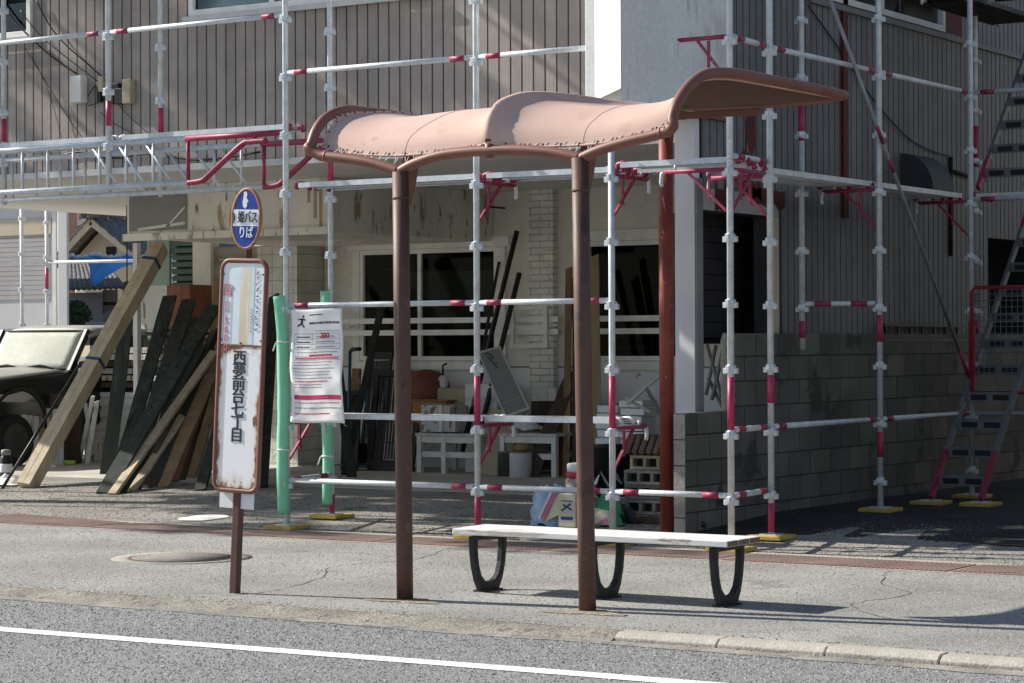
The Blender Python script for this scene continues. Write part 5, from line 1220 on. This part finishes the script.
tag(MB().bar((atY(490,474,20.95).x,20.95,.123),(atY(490,474,20.95).x+.03,21.25,atY(490,410,21.25).z),.42,.02,(0,-1,.3)).build('cream_board',CARD2,origin=V((atY(490,474,20.95).x,20.95,.123))),'cream panel standing on the floor between the two low tables','panel')
gb=thing('framed_board',atY(512,412,20.95),'grey board in a pale metal frame leaning steeply in front of the white drawers','framed board')
P=[atY(505,418,20.85),atY(530,409,20.95),atY(500,346,21.15),atY(477.5,352,21.05)]
f=lambda u,v:(P[0]*(1-u)+P[1]*u)*(1-v)+(P[3]*(1-u)+P[2]*u)*v
nr=(P[1]-P[0]).cross(P[3]-P[0]).normalized()
MB().prism([f(.06,.03),f(.94,.03),f(.94,.97),f(.06,.97)],nr*-.01).build('panel',GREYB,gb)
MB().ring([f(0,0)+nr*.006,f(1,0)+nr*.006,f(1,1)+nr*.006,f(0,1)+nr*.006],[f(.07,.03)+nr*.006,f(.93,.03)+nr*.006,f(.93,.97)+nr*.006,f(.07,.97)+nr*.006],nr*-.03).build('frame',TRIM,gb)
m=MB(); 
for pts in (((.25,.93),(.35,.95),(.5,.9),(.52,.85),(.4,.86),(.3,.9)),((.35,.86),(.42,.8),(.5,.7)),((.5,.78),(.58,.77))): m.tube([f(u,v)+nr*.002 for u,v in pts],.006,5)
m.build('ink_scrawl',INK,gb)
m=MB(); m.prism([f(.08,.20)+nr*.001,f(.92,.20)+nr*.001,f(.92,.205)+nr*.001,f(.08,.205)+nr*.001],nr*.002); m.build('seam',TRIM,gb)
def can(px,py,r,h,m,label,top):
    p=at_floor(px,py); t=thing('paint_tin',p,label,'paint tin','paint tins below the right low table')
    MB().lathe(p,[(r,0),(r,h*.97),(r*1.03,h)],18).build('tin',m,t); MB().lathe(p,[(r*.9,h+.0005),(r*.9,h+.012),(.0,h+.013)],18).build('lid',top,t)
    return t
can(507,476,.10,.25,mat('stained_tin',(.10,.09,.085),.5,.2,.3,8,chip=((.4,.38,.36),9,.64)),'dark stained paint tin below the right low table',GREYB)
can(521,477,.12,.25,PLW,'white paint tin with brown rag on its lid below the right low table',GREYB)
p=at_floor(522,477); q=random.Random(9); m=MB(); m.lathe((p.x,p.y,p.z+.265),[(.04,0),(.09,.03),(.06,.08),(.02,.09)],8); tag(m.build('brown_rag',CARD,origin=p),'brown rag lying on the white paint tin','rag')
board((530,478),(574,372),21.3,15,.03,WOODD,'broad brown plank leaning in front of the right low table',group='boards leaning near the right shelter post')
board((566,478),(569,268),21.5,7,.03,WOODT,'tall narrow tan board left of the right shelter post',group='boards leaning near the right shelter post')
board((577,478),(577,276),21.4,11,.03,WOODD,'tall dark board just left of the right shelter post',group='boards leaning near the right shelter post')
board((596,478),(594,256),21.5,10,.02,PLY,'plywood strip whose top shows right of the right shelter post',group='boards leaning near the right shelter post')
board((560,476),(566,395),21.2,9,.03,WOODR,'short reddish board behind the broad brown plank',group='boards leaning near the right shelter post')
board((546,479),(586,490),20.6,8,.04,WOODR,'reddish board lying on the floor behind the jar',group='boards leaning near the right shelter post') if False else None
def thinbar(a,Ya,b_,Yb,label,th=.04):
    p,q_=atY(*a,Ya),atY(*b_,Yb); tag(MB().bar(p,q_,th,th).build('black_bar',BLACKM,origin=p),label,'steel bar','black steel bars leaning on the shop window')
thinbar((462,452),21.2,(517,231),21.9,'long black steel bar leaning across the window frame')
thinbar((478,440),21.2,(519.5,273),21.85,'shorter black steel bar leaning right of the long one')
thinbar((470,420),21.3,(499,262),21.95,'thin black bar behind the long one, against the window glass',.025)
sf=thing('small_frame',atY(529,348,GY-.2),'small empty white wooden frame hung in front of the white brick pilaster','wooden frame')
a=atY(510,306,GY-.2); c=atY(547,348,GY-.2)
MB().ring([(a.x,GY-.2,c.z),(c.x,GY-.2,c.z),(c.x,GY-.2,a.z),(a.x,GY-.2,a.z)],[(a.x+.045,GY-.2,c.z+.045),(c.x-.045,GY-.2,c.z+.045),(c.x-.045,GY-.2,a.z-.045),(a.x+.045,GY-.2,a.z-.045)],(0,.03,0)).build('frame',TRIMW,sf)
MB().box(a.x+.01,c.x-.01,GY-.169,GY-.162,1.66,1.71).build('hanger',TRIMW,sf)
tw=thing('carton',atY(543,401,21.5),'pair of small white drawers on a brown chest beside the broad brown plank','small drawers')
pxbox(MB(),532,388,547,401,21.5,.3).build('drawer',WHITE,tw,bevel=.004); pxbox(MB(),547.4,388,556,401,21.5,.3).build('drawer',WHITE,tw,bevel=.004)
tag(pxbox(MB(),531,401.3,575,470,21.52,.4).build('brown_chest',WOODD,origin=atY(552,470,21.5),bevel=.006),'dark brown chest behind the broad brown plank','chest')
q=random.Random(12); p=atY(524,400,21.2); rows=[[V((p.x-.12+.05*j,21.1+.05*i,zt2+.02+.14*max(0,1-((j-3)/3)**2-((i-2)/2)**2)+q.uniform(0,.05))) for j in range(7)] for i in range(5)]
tag(MB().grid(rows,False).build('white_rag',PLW,origin=p,solid=.004),'crumpled white plastic on the right low table','plastic sheet')
# stacked perforated white blocks and leaning stand
def slabs(px,py0,py1,wpx,label,n):
    t=thing('foam_blocks',atY(px,py1,20.4),label,'foam blocks','white foam block stacks behind the low bracket')
    h=(py1-py0)/n
    for k in range(n):
        jx=rnd.uniform(-2,2); m=pxbox(MB(),px-wpx/2+jx,py0+h*k+.5,px+wpx/2+jx,py0+h*(k+1)-.3,20.4+.02*(k%2),.3); o=m.build('block',WAINS,t,bevel=.008)
    return t
slabs(607,405,470,20,'stack of white foam blocks left of the fourth scaffold pole',8); slabs(631,400,455,24,'stack of white foam blocks left of the red column',7)
st_=thing('folding_stand',atY(650,440,19.6),'folded grey metal stand leaning beside the red column','folding stand')
for a,c,w_ in (((627,404),(668,368),.05),((646,388),(672,432),.06),((625,398),(650,412),.03)): MB().bar(atY(*a,19.6),atY(*c,19.7),w_,.03).build('strut',GREYB if w_>.05 else TRIM,st_)
tag(pxbox(MB(),598,404,617,440,20.9,.3).build('grey_carton',GREYB,origin=atY(608,440,20.9),bevel=.01),'grey carton behind the white foam blocks','carton')
# hollow concrete blocks
Yb=17.2
def hollow(x,y,z,m,label,w_=.39,h=.115,d=.19):
    t=thing('concrete_block',(x,y,z),label,'concrete block','hollow concrete blocks stacked by the red column')
    b=MB(); 
    outer=[(x-w_/2,y,z),(x+w_/2,y,z),(x+w_/2,y,z+h),(x-w_/2,y,z+h)]
    b.box(x-w_/2,x+w_/2,y,y+d,z,z+.024); b.box(x-w_/2,x+w_/2,y,y+d,z+h-.024,z+h)
    for c in (-1,-.34,.34,1):
        cx=x+c*(w_/2-.014); b.box(cx-.014,cx+.014,y+.001,y+d-.001,z+.0245,z+h-.0245)
    o=b.build('body',m,t,bevel=.003); MB().box(x-w_/2+.03,x+w_/2-.03,y+.07,y+.075,z+.0245,z+h-.0245).build('hollow',DARKIN,o); return t  # dark plate set inside the holes in place of their shade
base=ground(650,524); hx=base.x; Yb=base.y; hz=gz(Yb)+.004
labs=['lowest grey hollow concrete block of the stack by the red column','second lowest grey hollow block of the stack, crossed by the low rail','third grey hollow block of the stack, pale one below the tan block','topmost tan hollow block of the stack under the roof tiles']
for k in range(4): hollow(hx-.06+(.03,-.0,.02,.06)[k],Yb+(.0,.03,-.01,.02)[k],hz+.05+.119*k+(.02 if k==0 else .02),HOLLOWT if k==3 else HOLLOW,labs[k])
tag(MB().box(hx-.30,hx+.2,Yb-.02,Yb+.25,hz,hz+.066).build('wooden_bearer',WOODD,origin=V((hx,Yb,hz)),bevel=.006),'dark timber bearer under the stack of hollow blocks','timber bearer')
zt3=hz+.05+.119*4+.024
rtl=thing('roof_tiles',(hx,Yb+.1,zt3),'bundle of brown ribbed roof tiles tipped on top of the hollow blocks','roof tiles')
for k in range(7):
    x=hx-.22+.065*k; MB().bar((x,Yb+.10,zt3+.003),(x+.06,Yb+.10,zt3+.155),.20,.05,(1,0,-.3)).build('tile',ROOFBR,rtl,bevel=.012)
hc=ground(655,528); hp=[V((hc.x+.30+(.16+.012*math.sin(k*.9))*math.cos(k*.42),hc.y-.05+(.13+.02*math.sin(k*.5))*math.sin(k*.42),gz(hc.y)+.012+.0012*k)) for k in range(46)]
tag(MB().tube(hp,.009,6).build('hose',BLACKM,origin=hc),'loose loops of dark cable on the ground in front of the red column','cable')
# bags and jar behind the bench
p=ground(546,526); bg=thing('plastic_bag',p,'blue printed plastic bag slumped on the ground left of the jar','plastic bag')
rows=[]; q=random.Random(31)
for i in range(11):
    a=i/10; wv=.20*(1-.25*a)*(1 if a>.02 else .8)*(.55 if a>.95 else 1); rows.append([V((p.x+.0+wv*math.cos(2*math.pi*k/22)*(1+.13*math.sin(k*3+i)),p.y+.1+.12*math.sin(2*math.pi*k/22)*(1-.5*a)*(1+.12*math.sin(k*2+i*2)),p.z+.006+.31*a+.02*math.sin(k*1.3))) for k in range(23)])
MB().grid(rows).build('bag',PLB,bg)
MB().prism([(p.x+.02,p.y-.045,p.z+.04),(p.x+.16,p.y-.045,p.z+.10),(p.x+.17,p.y-.02,p.z+.24),(p.x+.10,p.y-.03,p.z+.27)],(0,.02,0)).build('cream_print',PLC,bg)
MB().bar((p.x+.0,p.y-.05,p.z+.06),(p.x+.12,p.y-.028,p.z+.30),.045,.012,(0,-1,0)).build('pink_print',PLP,bg); MB().bar((p.x-.035,p.y-.045,p.z+.06),(p.x+.085,p.y-.024,p.z+.30),.025,.012,(0,-1,0)).build('white_print',PLW,bg)
p=ground(571,526); jr=thing('jar',p,'clear jar of scraps with a white and red lid, behind the right shelter post','jar')
p=p+V((.02,.10,0)); MB().lathe(p,[(.10,0),(.115,.03),(.115,.36),(.10,.39)],20).build('body',CLEARP,jr); MB().lathe(p,[(.108,.3905),(.108,.425),(.10,.43)],20).build('lid',INKR,jr); MB().lathe(p,[(.10,.4305),(.10,.49),(.09,.50)],20).build('cap',PLW,jr)
b_=ground(570,527); o=MB().box(b_.x-.075,b_.x+.085,b_.y-.055,b_.y-.02,b_.z+.003,b_.z+.27).build('label_carton',PLC,origin=b_,bevel=.006); tag(o,'cream carton with blue printing standing in front of the jar','carton')
m=MB(); q=random.Random(2); yy=b_.y-.0565
m.box(b_.x-.05,b_.x+.06,yy-.001,yy+.0005,b_.z+.06,b_.z+.085); m.bar((b_.x-.045,yy,b_.z+.13),(b_.x+.04,yy,b_.z+.19),.002,.016,(0,0,1)); m.bar((b_.x-.03,yy-.001,b_.z+.18),(b_.x+.05,yy-.001,b_.z+.14),.002,.014,(0,0,1)); m.bar((b_.x-.05,yy,b_.z+.21),(b_.x+.06,yy,b_.z+.21),.002,.008); m.build('blue_print',BLUES,o)
p=ground(601,527); g2=thing('garbage_bag',p,'green and pink plastic bag on the ground between the shelter post and the hollow blocks','plastic bag')
rows=[]
for i in range(10):
    a=i/9; wv=.15*math.cos(a*1.35); rows.append([V((p.x+wv*math.cos(2*math.pi*k/20)*(1+.12*math.sin(k*2+i)),p.y+.1+.11*math.cos(a*1.2)*math.sin(2*math.pi*k/20),p.z+.005+.26*a+.015*math.sin(k*1.7+i))) for k in range(21)])
MB().grid(rows).build('bag',PLG,g2); MB().prism([(p.x-.11,p.y-.02,p.z+.02),(p.x+.09,p.y-.02,p.z+.02),(p.x+.07,p.y-.0,p.z+.13),(p.x-.07,p.y-.0,p.z+.15)],(0,.02,0)).build('cream_print',PLC,g2); MB().prism([(p.x-.04,p.y-.026,p.z+.02),(p.x+.08,p.y-.026,p.z+.03),(p.x+.06,p.y-.012,p.z+.08)],(0,.01,0)).build('pink_print',PLP,g2)
p=ground(622,524); rows=[[V((p.x-.14+.28*k/10,p.y+.02+.2*i/6,p.z+.004+.17*math.sin(math.pi*k/10)**.7*math.sin(math.pi*i/6)**.7*(1+.2*math.sin(k*2.2+i)))) for k in range(11)] for i in range(7)]
tag(MB().grid(rows).build('dark_bag',mat('black_plastic',(.015,.015,.016),.3,0,.2,6,bump=.6,bs=14),origin=p),'black plastic bag behind the fourth scaffold pole','plastic bag')
p=atY(606,475,18.5); rows=[[V((p.x-.16+.32*k/8,18.4+.1*i,p.z-.04+.07*math.sin(k*1.9+i*2)+.03*i)) for k in range(9)] for i in range(4)]
tag(MB().grid(rows,False).build('white_sheet_scrap',PLW,origin=p,solid=.003),'torn white plastic sheet above the green bag','plastic sheet')
bin_=thing('bin',(p.x,18.6,gz(18.6)),'black bin under the torn white plastic sheet','bin'); MB().lathe((p.x,18.62,gz(18.6)),[(.15,0),(.20,.45),(.21,.46)],16).build('body',BLACKM,bin_); MB().lathe((p.x,18.62,gz(18.6)),[(.19,.4605),(.19,.475),(.0,.476)],16).build('lid',BLACKM,bin_)
# things seen through the side door
fr=thing('cycle_stand',(-10.2,19.5,.17),'tangle of grey tubes seen through the side doorway','tube stand')
for a,c in (((707,345),(722,398)),((716,345),(706,395)),((724,345),(712,400)),((708,378),(724,410)),((731,345),(722,372))): MB().tube([atY(*a,19.6),atY(*c,19.5)],.018,7).build('tube',GREYB,fr)
# ------------------------------------------------------------------ scaffold and houses seen through the car port
ls=thing('scaffold',(-22.6,23,.17),'scaffold poles behind the car, seen under the left end of the upper floor','scaffold')
for x,Y,bands in ((22,23.2,[]),(47,24.2,[(268,292)])):
    p=atY(x,300,Y); pole(ls,p.x,Y,.2,3.6,bands,x,base=False)
pa,pb_=atY(22,258,23.2),atY(47,258,24.2)
rail(ls,(pa.x-2,23.2,pa.z),(pb_.x,24.2,pa.z-.02),(0,0)); rail(ls,(pb_.x,24.2,pa.z-.02),(pb_.x+2.2,24.4,pa.z-.03),(0,0)); 
pa=atY(22,329,23.2); rail(ls,(pa.x-2,23.2,pa.z),(pb_.x,24.2,pa.z-.01)); rail(ls,(pb_.x,24.2,pa.z-.01),(pb_.x+2.6,24.4,pa.z-.02),(0,0))
def bgbox(x0,y0,x1,y1,Y,dep):      # side walls run off at an angle: these houses stand turned to the street
    a=atY(x0,y0,Y); b=atY(x1,y1,Y); k=-.95*dep if dep>.5 else 0; lo,hi=b.z,a.z
    return MB().hexa([(a.x,Y,lo),(b.x,Y,lo),(b.x+k,Y+dep,lo),(a.x+k,Y+dep,lo),(a.x,Y,hi),(b.x,Y,hi),(b.x+k,Y+dep,hi),(a.x+k,Y+dep,hi)])
h1=thing('white_house',atY(30,352,29),'white house with fine horizontal siding at the left picture edge','house')
bgbox(-160,150,57,362,29,4).build('wall',SIDEW,h1)
m=MB(); a=atY(0,220,29); z=atY(0,300,29).z; x1=atY(50,220,29).x
while z<a.z: m.box(a.x-1,x1,28.985,28.998,z,z+.072); z+=.08
m.build('siding_slats',GREYW,h1)
bgbox(-20,221,51,234,28.97,.02).build('cream_band',CREAM,h1); bgbox(58,200,67,345,28.93,.05).build('downpipe_post',SIDEW,h1); bgbox(52,210,56,345,28.97,.02).build('corner_board',WHITE,h1)
m=bgbox(-160,143,60,152,28.7,4.5); m.build('eaves',TRIM,h1)
h2=thing('brown_house',atY(110,250,44),'dark reddish brown boarded house behind the tiled gable','house')
bgbox(78,150,240,300,46,6).build('wall',BROWNW,h2); bgbox(60,215,84,330,47,4).build('low_wall',GREYW,h2)
m=MB(); a,b_,c=atY(70,232,45.8),atY(120,196,45.8),atY(250,140,45.8); m.prism([a,b_,b_+V((0,0,.12)),a+V((0,0,.12))],(0,7,0)); m.build('roof_edge',GREYB,h2)
bgbox(66,140,78,345,40,3).build('brown_post',BROWNW,thing('narrow_house',atY(72,345,40),'narrow brown and grey house wall beside the white house corner','house'))
h3=thing('tiled_house',atY(107,300,38),'cream gabled house with dark tiled roof and small attic vent, beyond the car port','house')
g0,ap,g1=atY(73,262,38),atY(106,224,38),atY(143,262,38)
MB().prism([g0,g1,ap],(0,.2,0)).build('gable',CREAM,h3)
bgbox(76,262,260,345,38,5).build('wall',CREAM,h3)
def roofplane(a,b,c,d,name,par,nx=26):    # tiled slope a-b eave, d-c ridge, with rolls running up the slope
    m=MB(); rows=[]
    for i in range(nx*4+1):
        u=i/(nx*4); e=a+(b-a)*u; r_=d+(c-d)*u; up_=(b-a).cross(d-a).normalized()
        if up_.z<0: up_=-up_
        rows.append([e+(r_-e)*v+up_*(.035*abs(math.sin(math.pi*u*nx)))+up_*.03*((v*9)%1.0) for v in [k/27 for k in range(28)]])
    return m.grid(rows).build(name,TILE,par,solid=.03)
up3=V((0,0,.12))
roofplane(g0+up3+V((-.35,-.5,-.25)),g0+up3+V((-.35,4,-.25)),ap+up3+V((0,4,0)),ap+up3+V((0,-.5,0)),'roof_slope',h3,10)
roofplane(g1+up3+V((1.6,-.5,-.9)),g1+up3+V((1.6,4,-.9)),ap+up3+V((0,4,0)),ap+up3+V((0,-.5,0)),'roof_slope',h3,10)
m=MB(); m.bar(g0+V((-.35,-.45,-.16)),ap+V((0,-.45,.04)),.06,.16,(0,0,1)); m.bar(g1+V((1.6,-.45,-.82)),ap+V((0,-.45,.04)),.06,.16,(0,0,1)); m.build('barge_board',CREAM,h3)
rm=MB()
for k in range(9): rm.tube([ap+V((0,-.5+.5*k,.2)),ap+V((0,-.06+.5*k,.2))],.13,8)
rm.lathe(ap+V((0,-.5,.1)),[(.2,0),(.26,.2),(.15,.45),(.05,.55)],8); rm.build('ridge_tiles',TILE,h3)
bgbox(106,247,116,259,37.98,.01).build('attic_vent',DARKIN,h3)
# tall tiled roof on the right of the gable, and the low roofs in front
h4=thing('low_tiled_house',atY(100,330,33),'low house with dark glazed tile roof and cream walls behind the car','house')
roofplane(atY(63,291,33),atY(127,289,33),atY(104,262,35.5),atY(66,262,35.5),'roof_slope',h4,12)
bgbox(63,293,103,345,33.4,3).build('wall',GREYW,h4); bgbox(103,290,118,345,33.6,3).build('wall',CREAM,h4); bgbox(103,302,122,305,33.3,.2).build('drain',DARKIN,h4)
MB().lathe(atY(114,318,33.3)+V((0,0,-.15)),[(.05,0),(.2,.06),(.22,.2),(.1,.3)],10).build('dish_cover',GREYB,h4)
h5=thing('tiled_roof_house',atY(150,320,34),'pale tiled roof slope seen behind the strapped timbers','house')
roofplane(atY(112,318,33.5),atY(215,306,33.5),atY(215,256,37),atY(140,262,37),'roof_slope',h5,18); bgbox(112,312,230,350,35,3).build('wall',CREAM,h5)
tp_=thing('blue_tarpaulin',atY(120,270,32.3),'bright blue tarpaulin hanging in a point over the tiled roof','tarpaulin')
L=[atY(72+104*i/16,256.5+1.5*math.sin(i*1.3),32.4) for i in range(17)]
rows=[]
drop=[.03,.06,.10,.16,.35,.70,1.,1.15,.85,.50,.30,.28,.26,.25,.24,.22,.2]
for j in range(8): rows.append([L[i]+V((.03*math.sin(j*1.1+i),-.10*math.sin(math.pi*j/7)*math.sin(i*1.1)-.55*drop[i]*j/7,-.47*drop[i]*j/7*1.0)) for i in range(17)])
MB().grid(rows).build('sheet',TARPB,tp_,solid=.005)
m=MB()
for i in range(17): m.lathe(L[i]+V((0,0,-.02)),[(.03,0),(.07,.03),(.03,.08)],6)
m.build('sandbags',PLW,tp_)
nb_=thing('sky_block_house',(-2.,20,.1),'plain grey house block added out of view on the right to shade the lot','house')  # added outside the view to cut sky light on the side lot
MB().box(-4.6,3,17.2,34,.05,6.2).build('wall',GREYB,nb_); MB().box(-4.9,3.3,16.9,34.3,6.2,6.4).build('roof',ROOFBR,nb_)
for yy in (19,22.5,26): MB().box(-4.63,-4.598,yy,yy+1.4,1.2,2.4).build('window',TRIM,nb_)
tr=thing('added_tree',(-26.2,14.3,0),'tall tree added out of view on the left to dapple the facade','tree')  # unseen tree, added so its crown dapples the siding with shade
MB().tube([V((-26.2,14.3,-.1)),V((-26.1,14.35,4)),V((-26.25,14.5,8)),V((-26.1,14.6,12.5))],[.20,.16,.12,.04],10).build('trunk',WOODD,tr)
q=random.Random(44); lm=MB(); bm=MB()
for k in range(9):
    z=q.uniform(8,14.5); a=q.uniform(0,6.283); R_=q.uniform(1.2,3.4)*(1-.35*abs(z-10.5)/4); c=V((-26.15+R_*math.cos(a),14.5+R_*.8*math.sin(a),z+R_*.35))
    bm.tube([V((-26.15,14.5,z-.3)),V((-26.15,14.5,z-.3)).lerp(c,.6)+V((0,0,.1)),c],[.05,.03,.012],5)
    for j in range(170):
        p=c+V((q.gauss(0,.34),q.gauss(0,.34),q.gauss(0,.24))); u=V((q.uniform(-1,1),q.uniform(-1,1),q.uniform(-.6,.6))).normalized()*q.uniform(.08,.15); v=u.orthogonal().normalized()*q.uniform(.05,.09)
        lm.add([p-u,p+v,p+u,p-v],[(0,1,2,3)])
bm.build('limb',WOODD,tr); lm.build('crown',LEAF,tr)
hd=thing('hedge',atY(75,338,31.5),'dark green clipped shrub behind the car','shrub')
q=random.Random(6); c=atY(76,318,31.5); m=MB()
for k in range(1500):
    th,ph=q.uniform(0,6.283),math.acos(q.uniform(-1,1)); rr_=q.uniform(.55,1.)
    pp=c+V((.28*rr_*math.sin(ph)*math.cos(th),.28*rr_*math.sin(ph)*math.sin(th),-.0+.33*rr_*math.cos(ph)))
    a=V((q.uniform(-1,1),q.uniform(-1,1),q.uniform(-1,1))).normalized()*.03; b_=a.orthogonal().normalized()*.02
    m.add([pp-a,pp+b_,pp+a,pp-b_],[(0,1,2,3)])
m.build('foliage',LEAF,hd); MB().tube([c-V((0,0,1.3)),c],.03,6).build('stem',WOODD,hd)
bgbox(85,322,120,336,30.5,.3).build('blue_grey_sheet',mat('blue_grey',(.22,.27,.33),.6),None,origin=atY(100,336,30.5)); tag(bpy.data.objects['blue_grey_sheet'],'blue grey corrugated sheet behind the car roof','sheet')
